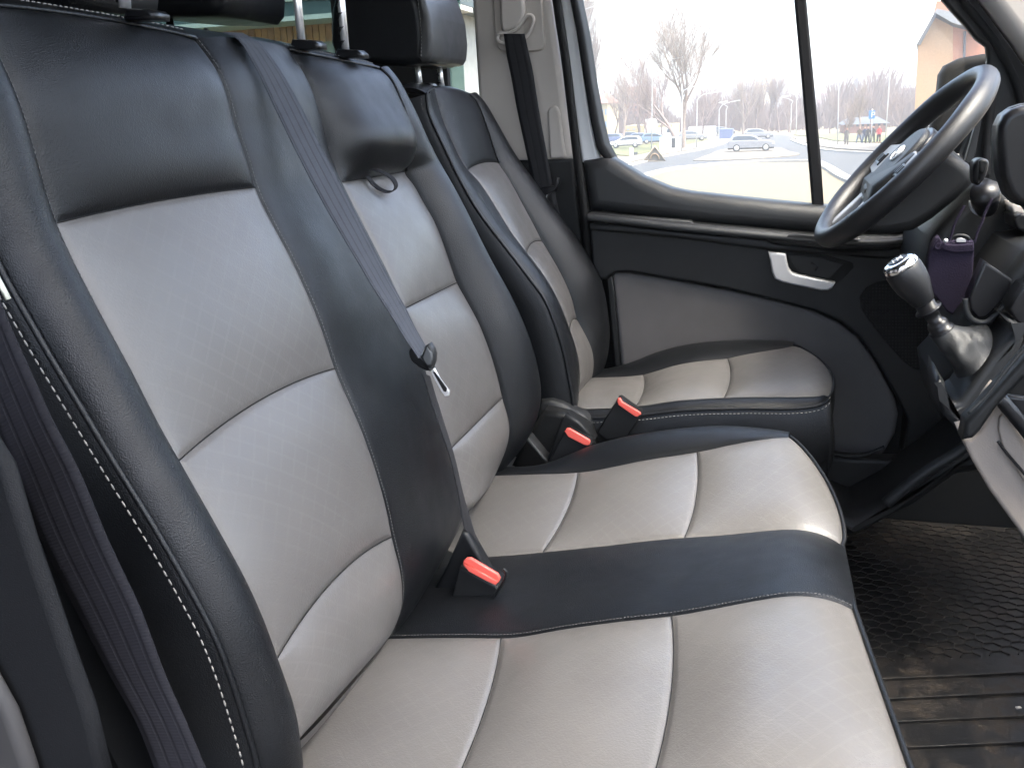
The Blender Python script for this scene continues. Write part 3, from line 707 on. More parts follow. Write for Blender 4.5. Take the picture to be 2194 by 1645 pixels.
panel('outer_bolster', cI, cJ, 0, 5, .014, MT['black'], ds, FW, pu=2, pv=0, nu=16, nv=120)
cG2 = cG.shifted(-.12, .01, -.03)
panel('side_panel', cG, cG2, 0, 5, .014, MT['black'], ds, (0, -1, 0), pu=2, pv=0, nu=20, nv=100)
panel('far_side_panel', cJ, cJ.shifted(-.12, .01, -.03), 0, 5, .01, MT['black'], ds, (0, 1, 0), pu=2, pv=0, nu=10, nv=60)
for a_, b_, q in ((cG, cH, 0), (cH, cK, 0), (cK, cI, -.3), (cI, cJ, 0)):
    panel('top_cover', a_, b_, -1, 0, .004, MT['black'], ds, (0, 0, 1), pu=0, pv=2, nu=16, nv=16, bow={0: q, -1: q}, groove=0)
piping(col(cG, 0, 5, 120), ds, .0032)
piping(row(cG, cH, 0, n=6)+row(cH, cK, 0, n=6)[1:]+row(cK, cI, 0, bd)[1:]+col(cI, 0, 1, 40, off=(.001, .001, 0)), ds, .0028)
stitches(col(cG, 0, 5, 160, off=(-.011, -.003, -.006)), ds, L=.006, gap=.004, r=.0008)
M1 = Cp([(1215,898),(1261,895),(1377,888),(1467,878),(1601,874),(1701,874),(1742,870),(1768,862),(1779,850)], 1.83, [(1357,890),(1549,876)], post=FR)
M2 = Cp([('p',-.52,-.65),(1230,884),(1300,882),(1384,875),(1434,866),(1501,860),(1568,856),(1635,855),(1701,856),(1735,861),(1750,868)], 1.885, [(1357,878),(1549,856)], post=FR)
M3c = Cp([('p',-.56,-.655),(1225,815),(1264,813),(1334,808),(1384,800),(1467,781),(1561,766),(1635,753),(1680,744),(1701,739)], 2.15, [(1379,801),(1561,766)], post=FR)
M4 = Cp([(1260,800),(1330,785),(1367,771),(1401,756),(1451,741),(1518,731),(1584,728),(1651,729),(1685,734),(1701,740)], 2.25, [(1400,756),(1561,729)], post=FR)
bdc = {1: .06, 2: .07, 3: 0}
panel('cushion_bolster', M1, M2, 0, 3, .012, MT['black'], ds, (0, -.4, 1), pu=2, pv=0, nu=14, nv=90)
for k in range(3): panel('cushion_insert', M2, M3c, k, k+1, .018, MT['grey'], ds, UP, bow=bdc, pu=4, pv=2.6, fwd=.055)
panel('cushion_bolster', M3c, M4, 0, 3, .008, MT['black'], ds, UP, pu=2, pv=0, nu=12, nv=90)
for k in (1, 2): seamline(row(M2, M3c, k, bdc, off=(0, 0, -.0006)), ds)
for k in (1, 2, 3): seamline(row(cK, cI, k, bd, off=(-.0008, 0, 0)), ds)
fascia(M1, M2, 0, ds); fascia(M2, M3c, .055, ds); fascia(M3c, M4, 0, ds)
piping(col(M1, 0, 3, 100, off=(0, -.001, -.001))+row(M1, M2, 3, n=6)[1:]+row(M2, M3c, 3, fwd=.055)[1:], ds, .003)
stitches(col(M1, 0, 3, 120, off=(0, -.004, -.010)), ds, L=.005, gap=.003, r=.0008)
panel('cushion_side', M1, M1.shifted(0, -.004, -.125), 0, 4, .010, MT['black'], ds, (0, -1, 0), pu=2, pv=0, nu=20, nv=60, groove=0)
MB().box((-.40, 1.86, Z(FL)), (.02, 2.22, Z(-.70))).build('seat_box', MT['trim'], ds, bevel=.01)
sh = MB(); zb = [(.06, -.80), (-.1, -.78), (-.3, -.70), (-.55, -.60), (-.68, -.56)]
for (z1, x1), (z2, x2) in zip(zb[:-1], zb[1:]):
    sh.add([(x1, 1.85, Z(z1)), (x1, 2.24, Z(z1)), (x2, 2.24, Z(z2)), (x2, 1.85, Z(z2))], [(0, 1, 2, 3)])
sh.build('back_shell', MT['trim'], ds)
# recliner cover between the seats
prism('recliner_cover', [(1155,860),(1180,858),(1205,867),(1228,882),(1248,890),(1262,905),(1270,930),(1282,960),(1180,995),(1150,960)], 1.80, 1.84, MT['soft'], ds, r=.010)
prism('hinge_bracket', [(1124,942),(1131,938),(1165,980),(1178,990),(1172,994),(1160,984)], 1.70, 1.735, MT['soft'], bs, r=.003)
prism('bench_side_cover', [(1095,1000),(1124,940),(1165,880),(1215,890),(1262,918),(1290,1000),(1200,1040)], 1.76, 1.80, MT['trim'], bs, r=.01)
# driver headrest
hr = thing('driver_headrest', 'black leather headrest with grey front panel above the driver seat', 'headrest', (-.75, 2.05, Z(.1)))
def hprof(Y, dx=0): return None
def headrest_body(name, outline, Y0, Y1, mat, parent, r=.03):
    return prism(name, outline, Y0, Y1, mat, parent, r=r, segs=8)
hb = [(705,60),(708,20),(720,-40),(760,-90),(858,-90),(884,-40),(902,20),(910,70),(909,120),(898,136),(860,142),(780,136),(720,122),(706,95)]
headrest_body('headrest_shell', hb, 1.92, 2.14, MT['black'], hr, .018)
hf = [(860,-90),(870,-90),(884,-60),(898,-28),(909,0),(920,34),(925,84),(923,118),(916,130),(903,134),(894,120),(898,60),(892,0),(876,-45)]
headrest_body('front_pad', hf, 1.915, 2.145, MT['hgrey'], hr, .010)
stitches([W(a, b, 1.905) for a, b in [(890,-40),(895,0),(900,40),(903,80),(902,122)]], hr, L=.004, gap=.003, r=.0008)
MB().tube([W(901, 190, 1.99), W(893, 130, 1.99)], .0062, 12).build('headrest_post', MT['chrome'], hr)
p2 = MB().tube([W(948, 195, 2.10), W(940, 130, 2.10)], .0060, 12).build('headrest_post', MT['chrome'], hr)
nm = MB()
for yy in (160, 176):
    c = W(938+(yy-150)*.12, yy, 2.092); nm.box(tuple(c-[.004, .003, .003]), tuple(c+[.003, .003, .004]))
nm.build('notches', MT['gloss'], p2)
prism('post_cap', [(896,182),(902,177),(918,178),(924,184),(923,194),(896,192)], 1.97, 2.01, MT['gloss'], hr, r=.004)

# rear passenger headrests (dark silhouettes)
for i, (pts, Yr, lab) in enumerate((([(150,-60),(160,-10),(185,15),(240,26),(330,34),(400,36),(455,32),(470,14),(472,-60)], 1.5, 'black rear-cabin headrest silhouetted against the tinted window'),
                       ([(-60,-60),(-60,5),(-20,12),(40,12),(88,7),(94,-60)], 1.0, 'black headrest of the rear cabin at the top left corner'))):
    h = thing('rear_headrest', lab, 'headrest', tuple(W(pts[3][0], 60, Yr)))
    prism('cushion', pts, Yr, Yr+.22, MT['black'], h, r=.02)
    c = W(pts[4][0]+30, 30, Yr+.08); MB().tube([c, c+np.array([.01, 0, -.12])], .007, 8).build('headrest_post', MT['trim'], h)
rs = thing('rear_seat', 'dark rear-cabin seat hidden behind the front bench', 'car seat', (-1.6, 1.6, Z(FL)))
MB().box((-1.75, .7, Z(-.9)), (-1.55, 2.2, Z(-.02))).build('backrest', MT['black'], rs, bevel=.03)
MB().box((-1.6, .7, Z(-.9)), (-1.1, 2.2, Z(-.55))).build('cushion', MT['black'], rs, bevel=.03)

# ---------------------------------------------------------------- buckles
def buckle(name, label, body, btn, Y, dY, group=None, sleeve=MT['trim']):
    t = thing(name, label, 'buckle', tuple(W(body[0][0], body[0][1], Y)), group)
    prism('sleeve', body, Y, Y+dY, sleeve, t, r=.004)
    return t
g = 'red-buttoned seat belt buckles'
t = thing('seat_belt_buckle', 'red-buttoned buckle sunk in the black strip of the bench cushion', 'buckle', tuple(W(1000, 1280, 1.15)), g)
prism('sleeve', [(905,1304),(955,1215),(990,1136),(1003,1148),(1035,1205),(1045,1225),(1078,1250),(1076,1262),(1062,1282),(1030,1300),(960,1306)], 1.178, 1.20, MT['black'], t, r=.006)
prism('housing', [(960,1306),(985,1215),(1062,1256),(1066,1262),(1055,1290),(1030,1304)], 1.147, 1.18, MT['trim'], t, r=.003)
prism('button', [(992,1202),(999,1196),(1008,1196),(1066,1230),(1071,1240),(1068,1248),(1062,1253),(1040,1243),(1003,1223),(992,1212)], 1.142, 1.147, MT['red'], t, r=.002)
prism('button', [(993,1207),(1066,1246),(1062,1254),(1042,1245),(1003,1224)], 1.1385, 1.142, MT['red'], t, r=.0015)
rm = crom([W(a, b, 1.136) for a, b in [(905,1306),(960,1308),(1010,1304),(1035,1296),(1055,1281),(1070,1262),(1082,1238),(1084,1224),(1078,1218)]], 6)
MB().tube(rm, .0022, 6).build('opening_rim', MT['black'], t)
t = thing('seat_belt_buckle', 'red-buttoned buckle standing between the bench and the driver seat, lower one', 'buckle', tuple(W(1230, 1000, 1.66)), g)
prism('housing', [(1175,990),(1206,930),(1210,922),(1262,950),(1266,956),(1262,962),(1205,998)], 1.665, 1.70, MT['trim'], t, r=.003)
prism('sleeve', [(1170,990),(1205,895),(1212,888),(1240,905),(1275,940),(1262,970)], 1.70, 1.725, MT['trim'], t, r=.004)
prism('button', [(1209,924),(1214,918),(1220,918),(1262,942),(1264,946),(1263,953),(1258,955),(1250,953),(1217,936)], 1.660, 1.665, MT['red'], t, r=.002)
t = thing('seat_belt_buckle', 'red-buttoned buckle on a black stalk leaning over the driver cushion, upper one', 'buckle', tuple(W(1300, 935, 1.78)), g)
prism('housing', [(1278,926),(1322,856),(1327,854),(1374,887),(1372,894),(1345,936),(1300,944)], 1.772, 1.80, MT['trim'], t, r=.004)
prism('button', [(1322,860),(1324,853),(1329,853),(1333,861),(1371,883),(1374,887),(1366,893),(1361,893),(1325,868)], 1.768, 1.772, MT['red'], t, r=.002)

# ---------------------------------------------------------------- near left: belt and pillar
nb = thing('near_seat_belt', 'wide dark ribbed seat belt hanging along the left edge beside the bench', 'seat belt', (-.5, .55, Z(-.5)))
La = [(-60,520),(-40,760),(0,930),(24,1000),(78,1137),(157,1294),(235,1443),(294,1549),(345,1680)]
Ra = [(-30,560),(0,644),(33,724),(80,828),(110,895),(165,1000),(235,1165),(298,1298),(353,1443),(400,1549),(460,1690)]
La = [(-88,640),(-50,810),(24,1000),(78,1137),(157,1294),(235,1443),(294,1549),(345,1680)]
ribbon('webbing', [W(a, b, .565) for a, b in La], [W(a, b, .575) for a, b in Ra], MT['belt_mid'], nb, thick=.002)
MB().obox(W(4, 615, .60), (.004, 0, -.010), (0, .002, 0), (.0012, 0, .0006)).build('metal_clip', plain('cream_metal_clip', (.7, .72, .6), .4), nb)
pl = thing('near_door_pillar', 'dark plastic pillar trim in the lower left corner in front of the bench', 'pillar', (-.5, .42, Z(FL)))
prism('trim', [(-120,700),(-80,800),(-20,950),(12,1000),(63,1169),(110,1302),(145,1404),(188,1522),(232,1700),(-120,1700)], .50, .51, MT['pillar'], pl, r=.008, segs=3)
prism('lower_trim', [(-120,1330),(-30,1440),(20,1530),(58,1640),(75,1700),(-120,1700)], .485, .495, plain('grey_sill_plastic', (.035, .034, .034), .6), pl, r=.009)

# ---------------------------------------------------------------- steering wheel
YW = 1.95
pa = W(1767, 506, YW); pb = W(2110, 162, YW); cen = (pa+pb)/2; Rw = np.linalg.norm(pb-pa)/2
dm = (pb-pa)/np.linalg.norm(pb-pa); nn_ = np.cross(dm, (0, 1, 0));
if nn_[2] < 0: nn_ = -nn_
al = R(3.2); mi = np.array([0, 1.0, 0])*math.cos(al)+nn_*math.sin(al); nw_ = np.cross(dm, mi)
if nw_[2] < 0: nw_ = -nw_
sw = thing('steering_wheel', 'black leather steering wheel with silver spokes seen nearly edge-on', 'steering wheel', tuple(cen))
def wp(a, b, c=0): return cen+dm*a*Rw+mi*b*Rw+nw_*c
rr = MB(); v = []; nU, nV = 120, 16
for i in range(nU):
    th = 2*math.pi*i/nU; ce = wp(math.cos(th), math.sin(th)); ra = (ce-cen)/Rw
    fat = 1+.10*math.exp(-((abs(math.sin(th))-.75)/.18)**2)
    for k in range(nV):
        ph = 2*math.pi*k/nV; v.append(ce+ra*math.cos(ph)*.0185*fat+nw_*math.sin(ph)*.0200*fat)
f = [(i*nV+k, i*nV+(k+1) % nV, ((i+1) % nU)*nV+(k+1) % nV, ((i+1) % nU)*nV+k) for i in range(nU) for k in range(nV)]
rr.add(v, f).build('rim', MT['wheel'], sw)
def wplate(name, pts, c0, c1, mat, bevel=.003, parent=sw):
    m = MB(); n = len(pts); m.add([wp(a, b, c0) for a, b in pts]+[wp(a, b, c1) for a, b in pts],
        [tuple(range(n)), tuple(range(n, 2*n))[::-1]]+[(i, (i+1) % n, n+(i+1) % n, n+i) for i in range(n)])
    o = m.build(name, mat, parent, bevel=bevel)
    bm = bmesh.new(); bm.from_mesh(o.data); bmesh.ops.recalc_face_normals(bm, faces=bm.faces); bm.to_mesh(o.data); bm.free(); return o
# hub pad (b>0 = far side, a>0 = top of wheel); lower spokes point to a<0
hub = [(.30, .24), (.36, 0), (.30, -.24), (.10, -.34), (-.22, -.33), (-.42, -.18), (-.46, 0), (-.42, .18), (-.22, .33), (.10, .34)]
wplate('hub_pad', rounded(hub, .12, 4), -.030, .012, MT['soft'], .008)
wplate('hub_bezel', rounded([(a*1.12, b*1.12) for a, b in hub], .12, 4), -.040, .002, MT['gloss'], .004)
for s in (-1, 1):
    wplate('side_spoke', [(.16, s*.40), (.10, s*.98), (-.20, s*.95), (-.26, s*.40)], -.020, -.002, MT['wheel'], .005)
    wplate('spoke_trim', [(.12, s*.40), (.07, s*.84), (-.10, s*.87), (-.24, s*.80), (-.28, s*.40)], -.002, .008, MT['spoke'], .003)
    wplate('button_pod', [(-.02, s*.50), (-.05, s*.76), (-.16, s*.76), (-.18, s*.50)], .006, .011, MT['gloss'], .002)
    wplate('lower_spoke', [(-.40, s*.10), (-.42, s*.30), (-.90, s*.40), (-.95, s*.26)], -.018, .0, MT['silver'], .004)
    for q in range(3):
        b0 = .53+q*.075; wplate('button', [(-.05, s*b0), (-.05, s*(b0+.055)), (-.14, s*(b0+.055)), (-.14, s*b0)], .0105, .0130, MT['trim'], .001)
# badge: oval ring with a slanted letter H
ov = [wp(.02+.085*math.sin(q), .12*math.cos(q), .014) for q in np.linspace(0, 2*math.pi, 33)]
em = MB().tube(ov, .0014, 6)
for s in (-1, 1): em.tube([wp(-.06, s*.045-.02, .014), wp(.10, s*.045+.02, .014)], .0014, 6)
em.tube([wp(.01, -.05, .014), wp(.03, .05, .014)], .0013, 6)
em.build('badge', MT['chrome'], sw)
# column shroud
cs = thing('steering_column_cover', 'black plastic steering column cover behind the wheel with screw holes', 'column cover', tuple(wp(0, 0, -.1)))
prism('lower_cover', [(1870,400),(1960,330),(2030,320),(2078,352),(2092,372),(2086,395),(2050,430),(2000,470),(1960,495),(1900,505),(1840,500)], 1.83, 2.05, MT['trim'], cs, r=.02, segs=6)
prism('upper_cover', [(1960,345),(2000,318),(2022,324),(2066,345),(2076,360),(2000,380)], 1.88, 2.0, MT['soft'], cs, r=.01)
prism('instrument_hood', [(1930,318),(1975,300),(2010,296),(2040,318),(2070,345),(2040,380),(1930,350)], 2.02, 2.2, MT['trim'], cs, r=.02)
for (a_, b_, rr_) in ((1984, 405, .008), (2047, 393, .005)):
    c = W(a_, b_, 1.83); lathe('screw_hole', c+np.array([0, .001, 0]), c+np.array([0, -.1, 0]), [(0, rr_*1.25), (.002, rr_*1.2), (.0022, rr_), (.0008, rr_*.8), (.0008, .0001)], MT['soft'], cs, n=20)

# ---------------------------------------------------------------- dashboard
db = thing('dashboard', 'dark dashboard with taupe lower panel at the right edge', 'dashboard', (.9, 1.2, Z(FL)))
DW = [(2060,470),(2079,452),(2110,420),(2140,400),(2165,410),(2220,470),(2260,620),(2230,900),(2190,780),(2150,760),(2110,700),(2060,640),(2010,590),(1990,520)]
prism('centre_stack', [(1985,560),(1995,515),(2020,482),(2060,440),(2080,415),(2100,395),(2150,395),(2172,430),(2300,520),(2300,900),(2185,800),(2140,700),(2100,690),(2060,760),(2010,700),(1975,620)], 1.86, 2.25, MT['trim'], db, r=.02, px=True)
prism('display_hood', [(2138,300),(2141,270),(2152,247),(2170,234),(2194,226),(2300,215),(2300,560),(2200,446),(2180,440),(2160,420),(2146,380)], 1.55, 1.60, MT['gloss'], db, r=.012)
prism('hood_edge', [(2135,300),(2138,268),(2150,244),(2169,230),(2194,222),(2300,210),(2300,240),(2194,236),(2173,242),(2157,256),(2148,276),(2145,330),(2165,410),(2158,420),(2142,380)], 1.57, 1.60, MT['soft'], db, r=.004)
prism('white_accent', [(2168,434),(2186,440),(2230,460),(2230,478),(2190,464),(2172,462)], 1.80, 1.86, MT['pale'], db, r=.003)
prism('side_vent', [(2174,466),(2190,458),(2260,470),(2260,520),(2200,500),(2178,490)], 1.76, 1.85, MT['gloss'], db, r=.004)
# cup recess with pale rim and console body
prism('console_body', [(2060,690),(2100,640),(2150,600),(2194,540),(2300,520),(2300,1000),(2200,960),(2150,900),(2085,860),(2020,905),(2010,830),(2050,790),(2045,740)], 1.62, 1.90, MT['trim'], db, r=.02)
cr = crom([W(a, b, 1.60) for a, b in [(2068,640),(2070,662),(2078,680),(2095,690),(2112,690),(2128,680),(2145,662),(2165,640),(2180,618),(2198,600)]], 6)
MB().tube(cr, .0045, 8).build('cup_rim', MT['soft'], db)
prism('cup_holder', [(2076,640),(2080,664),(2094,682),(2112,682),(2128,668),(2160,630),(2170,600),(2110,560)], 1.61, 1.65, MT['gloss'], db, r=.004)
prism('lever_tray', [(2012,800),(2018,812),(2026,822),(2030,850),(2046,864),(2060,856),(2120,770),(2170,720),(2180,700),(2160,690),(2190,700),(2196,730),(2170,790),(2085,905),(2073,945),(2060,930),(2020,890),(2010,840)], 1.50, 1.62, MT['soft'], db, r=.012)
prism('console_side', [(2062,945),(2070,905),(2100,876),(2194,770),(2300,640),(2300,800),(2194,812),(2140,868),(2100,925),(2085,940),(2073,942)], 1.18, 1.215, MT['trim'], db, r=.006)
MB().tube(crom([W(a, b, 1.175) for a, b in [(2074,886),(2110,852),(2150,800),(2194,748),(2260,670)]], 6), .0022, 6).build('console_seam', MT['soft'], db)
lower = [(2066,946),(2078,944),(2100,926),(2132,872),(2150,850),(2180,880),(2240,960),(2300,1100),(2300,1400),(2194,1152),(2160,1105),(2120,1050),(2085,990)]
prism('lower_dash_panel', lower, 1.22, 1.30, MT['dashgrey'], db, r=.005)
prism('glovebox_lid', [(2142,896),(2150,888),(2194,940),(2260,1030),(2290,1150),(2194,1030),(2150,960),(2140,920)], 1.213, 1.22, MT['dashgrey'], db, r=.002)
MB().tube(crom([W(a, b, 1.205) for a, b in [(2138,945),(2150,962),(2194,1014),(2240,1070)]], 6), .002, 6).build('glovebox_gap', MT['gloss'], db)
MB().tube(crom([W(a, b, 1.20) for a, b in [(2132,860),(2140,855),(2158,872),(2194,915),(2240,975)]], 6), .009, 8).build('shelf_lip', MT['gloss'], db)
prism('shelf', [(2132,856),(2148,846),(2194,852),(2300,860),(2300,1010),(2194,905),(2160,868)], 1.21, 1.22, MT['gloss'], db, r=.004)
prism('radio_corner', [(2163,662),(2176,640),(2194,615),(2260,600),(2260,760),(2194,700),(2180,688)], 1.54, 1.60, MT['gloss'], db, r=.003)
bt = MB(); bt.box((.62, .0, Z(-.42)), (1.20, 2.2, Z(-.25))); bt.build('dash_top', MT['trim'], db, bevel=.03)
# ignition barrel and stalk
st = thing('ignition_switch', 'black ignition barrel with ridged cap and metal ring right of the wheel', 'switch', tuple(W(2100, 440, 1.82)))
rgc = W(2106, 435, 1.84)
ringp = [W(2107+29*math.cos(q), 435+27*math.sin(q), 1.835) for q in np.linspace(-.6, math.pi+.2, 26)]
MB().tube(ringp, .0022, 8).build('metal_ring', MT['silver'], st)
lathe('barrel', W(2113, 448, 1.84), W(2106, 360, 1.74), [(0, .017), (.01, .020), (.028, .020), (.032, .0235), (.052, .025), (.062, .022)], MT['gloss'], st, n=24)
prism('cap', [(2087,352),(2092,344),(2103,339),(2116,341),(2121,348),(2118,366),(2112,384),(2098,400),(2088,395),(2086,372)], 1.735, 1.775, MT['gloss'], st, r=.008, corner=.008)
prism('cap_ridge', [(2098,346),(2104,342),(2114,343),(2118,349),(2108,372),(2100,370)], 1.728, 1.74, MT['trim'], st, r=.003)
# hanging pouch
pq = thing('hanging_pouch', 'dark purple cloth pouch hanging by cords from the ignition', 'pouch', tuple(W(2030, 560, 1.72)))
po = [(2004,512),(2012,506),(2020,520),(2044,517),(2066,518),(2086,516),(2088,540),(2085,580),(2081,630),(2074,680),(2068,690),(2030,668),(1998,628),(1986,588),(1988,550),(1996,525)]
m = []; Yp = 1.70
plate('bag', po, Yp, .022, MT['purple'], pq, r=.003, segs=3)
prism('fold', [(2003,520),(2020,522),(2042,524),(2087,522),(2088,540),(2044,543),(2018,536),(2000,534)], Yp-.004, Yp+.01, MT['purple'], pq, r=.003)
for cu in ([(2032,520),(2038,505),(2045,480),(2058,455),(2066,440)], [(2088,520),(2093,500),(2103,478),(2113,450),(2126,425)]):
    MB().tube(crom([W(a, b, Yp+.005) for a, b in cu], 6), .0022, 6).build('cord', MT['purple'], pq)
MB().tube(crom([W(a, b, Yp-.006) for a, b in [(2014,512),(2006,520),(2003,530),(2010,534),(2020,522),(2026,516)]], 6), .002, 6).build('knot', MT['purple'], pq)
lathe('bead', W(2026, 516, Yp-.004), W(2026, 516, Yp-.1), [(0, .0035), (.002, .004), (.004, .003), (.005, .0005)], MT['chrome'], pq, n=12)
kc = [W(2057+19*math.cos(q), 514+10*math.sin(q), Yp+.012) for q in np.linspace(math.pi, 2*math.pi, 14)]
prism('coin', [(2048,515),(2052,511),(2060,510),(2068,513),(2070,519),(2050,519)], Yp-.001, Yp+.002, MT['silver'], pq, r=.0005)
MB().tube(kc, .0028, 8).build('key_ring', MT['trim'], pq)

# ---------------------------------------------------------------- gear lever
gv = thing('gear_lever', 'gear lever with chrome-topped black knob and leather gaiter', 'gear lever', tuple(W(2060, 790, 1.55)))
YGr = 1.55
a0 = W(2075, 800, YGr+.02); k0 = W(1926, 562, YGr)
ax = a0-k0; LA = np.linalg.norm(ax); ax = ax/LA
# tilt the knob slightly towards the camera so its emblem shows
lathe('knob', k0, a0, [(0, .004), (.0015, .020), (.006, .0262), (.014, .0285), (.028, .0285), (.045, .0265), (.062, .021), (.074, .0175), (.076, .016)], MT['wheel'], gv)
lathe('knob_ring', k0-ax*.004, a0, [(0, .016), (.001, .0215), (.004, .026), (.010, .0275), (.0115, .0272), (.013, .0272)], MT['bright'], gv)
lathe('emblem_disc', k0-ax*.0055, a0, [(0, .014), (.002, .0165), (.004, .0165)], MT['gloss'], gv)
e1 = np.cross(ax, (0, 1, 0)); e1 /= np.linalg.norm(e1); e2 = np.cross(ax, e1)
gm = MB(); cc = k0-ax*.006
for s in (-1, 0, 1): gm.tube([cc+e1*s*.007-e2*.008, cc+e1*s*.007+e2*.008], .0009, 5)
gm.tube([cc-e1*.007, cc+e1*.007], .0009, 5); gm.build('shift_pattern', MT['chrome'], gv)
lathe('collar', k0+ax*.072, a0, [(0, .0155), (.016, .0150), (.0165, .020), (.0185, .021), (.0205, .0195), (.0215, .012), (.040, .011), (.041, .014), (.047, .0165), (.056, .0165), (.0565, .0195), (.060, .0200), (.064, .0190)], MT['gloss'], gv)
# gaiter: square-ish sack widening to the base, with folds
gs = k0+ax*.132
base = [W(2048, 812, YGr-.035), W(2088, 800, YGr-.075), W(2126, 744, YGr-.03), W(2098, 690, YGr+.07), W(2040, 730, YGr+.08)]
nG, mG = 48, 22; v = []; f = []
bc = sum(base)/len(base); base = [p for p in crom(base+[base[0]], 6)[:-1]]; base = [base[i]*.5+(base[i-1]+base[(i+1) % len(base)])*.25 for i in range(len(base))]
def basept(q):
    q = q % 1; k = q*len(base); i = int(k); fr = k-i; return base[i]*(1-fr)+base[(i+1) % len(base)]*fr
angs = []
for j in range(mG+1):
    s = j/mG; cpt = gs*(1-s)+bc*s
    for i in range(nG):
        q = i/nG; bpnt = basept(q)-bc
        th0 = math.atan2((base[0]-bc)@e2, (base[0]-bc)@e1); th = math.atan2(bpnt@e2, bpnt@e1)
        circ = (math.cos(th)*e1+math.sin(th)*e2)*.020
        k = s**1.5
        fold = 1+.10*math.sin(3*th+3.4*s)*math.sin(math.pi*s)+.05*math.sin(7*th-9*s)*math.sin(math.pi*s)-.06*math.exp(-((s-.55)/.10)**2)+.12*math.sin(math.pi*min(1, s*1.25))
        v.append(cpt+(circ*(1-k)+bpnt*k)*fold)
for j in range(mG):
    for i in range(nG): f.append((j*nG+i, j*nG+(i+1) % nG, (j+1)*nG+(i+1) % nG, (j+1)*nG+i))
ga = MB().add(v, f).build('gaiter', MT['gaiter'], gv)
sb_ = ga.modifiers.new('s', 'SUBSURF'); sb_.levels = 1; sb_.render_levels = 1

# ---------------------------------------------------------------- footwell: toe board, sill, rubber mat
tb = MB()
x0, x1 = .02, 1.22
kst(MB().add([(.80, .3, Z(FL+.01)), (.80, 2.3, Z(FL+.01)), (1.22, 2.3, Z(FL+.42)), (1.22, .3, Z(FL+.42)), (.80, .3, Z(FL-.03)), (.80, 2.3, Z(FL-.03)), (1.24, 2.3, Z(FL+.38)), (1.24, .3, Z(FL+.38))],
         [(0,1,2,3), (4,7,6,5), (0,4,5,1), (1,5,6,2), (2,6,7,3), (3,7,4,0)]).build('toe_board', MT['rubber'], smooth=False))
sp_ = thing('door_sill_trim', 'black plastic sill trim along the foot of the driver door', 'sill trim', (.3, 2.0, Z(FL)))
prism('sill_cover', [(1740,1080),(1830,1118),(1905,1078),(2000,1010),(2080,945),(2200,880),(2200,1000),(2050,1020),(1960,1085),(1830,1150),(1740,1160)], 1.98, 2.2, MT['trim'], sp_, r=.02)
MB().tube(crom([W(a, b, 1.93) for a, b in [(1898,1078),(1950,1035),(2000,1000),(2040,976),(2075,952)]], 6), .012, 8).build('sill_bead', MT['soft'], sp_)
def matmat():
    m, t, b = newmat('dusty_rubber_mat'); f = noise(t, 9, 6, .65); f2 = noise(t, 55, 4, .6)
    k = math_(t, 'MULTIPLY', ramp(t, f, .46, .66), ramp(t, f2, .35, .65))
    c = mixc(t, math_(t, 'MULTIPLY', k, .75), (.0045, .0045, .005), (.042, .030, .020))
    t.links.new(c, b.inputs['Base Color']); t.links.new(ramp(t, k, 0, 1, .45, .9), b.inputs['Roughness'])
    bump(t, b, f2, .001); b.inputs['Specular IOR Level'].default_value = .3; return m
MT['mat'] = matmat()
mt = thing('floor_mat', 'dusty black rubber floor mat with ribs and honeycomb relief', 'floor mat', (.4, 1.1, Z(FL)))
zM = FL+.012
MB().box((.0, .30, Z(FL+.001)), (1.15, 2.365, Z(zM))).build('mat_base', MT['mat'], mt, bevel=.004)
# directions of the ribs measured on the mat
pA = WZ(1920, 1452, Z(zM)); pB = WZ(2180, 1440, Z(zM)); rd = pB-pA; rd[2] = 0; rd /= np.linalg.norm(rd); rn = np.array([-rd[1], rd[0], 0])
o0 = pA
for yy in (1452, 1495, 1545, 1601, 1660, 1720):
    p = WZ(1980, yy, Z(zM)); s = (p-o0)@rn; c = o0+rn*s+np.array([0, 0, .002])
    a = c-rd*.20; b = c+rd*.55
    MB().obox((a+b)/2, (b-a)/2, rn*.0035, (0, 0, .0035)).build('rib', MT['mat'], mt, bevel=.001)
hx = MB(); sA = (WZ(1980, 1418, Z(zM))-o0)@rn
LX, LY = .046, .026
nrow = 70
for j in range(nrow):
    for i in range(-12, 24):
        cx = (i+.5*(j % 2))*LX*1.5*.8; cyy = sA+.01+j*LY*.5*1.15
        c = o0+rd*cx+rn*cyy+np.array([0, 0, .0015])
        if not (.02 < c[0] < 1.1 and .32 < c[1] < 2.34): continue
        w = LX*.42; h = LY*.5
        P6 = [(-w, 0), (-w*.5, h), (w*.5, h), (w, 0)]
        for (a1, b1), (a2, b2) in zip(P6[:-1], P6[1:]):
            A_ = c+rd*a1+rn*b1; B_ = c+rd*a2+rn*b2; dd_ = (B_-A_)/2; nv_ = np.cross(dd_, (0, 0, 1)); nv_ = nv_/np.linalg.norm(nv_)*.0012
            hx.obox((A_+B_)/2, dd_, nv_, (0, 0, .0013))
hx.build('honeycomb_relief', plain('dusty_mat_ridge', (.012, .0105, .009), .75, var=.4, spec=.3), mt, smooth=False, kind='stuff')
crumb = W(2182, 1515, (WZ(2182, 1515, Z(zM+.004)))[1])
meta(MB().obox(WZ(2182, 1515, Z(zM+.006)), (.004, .0015, 0), (-.001, .002, 0), (0, 0, .0012)).build('crumb', MT['pale']), 'tiny white crumb lying on the ribbed floor mat at lower right', 'crumb')
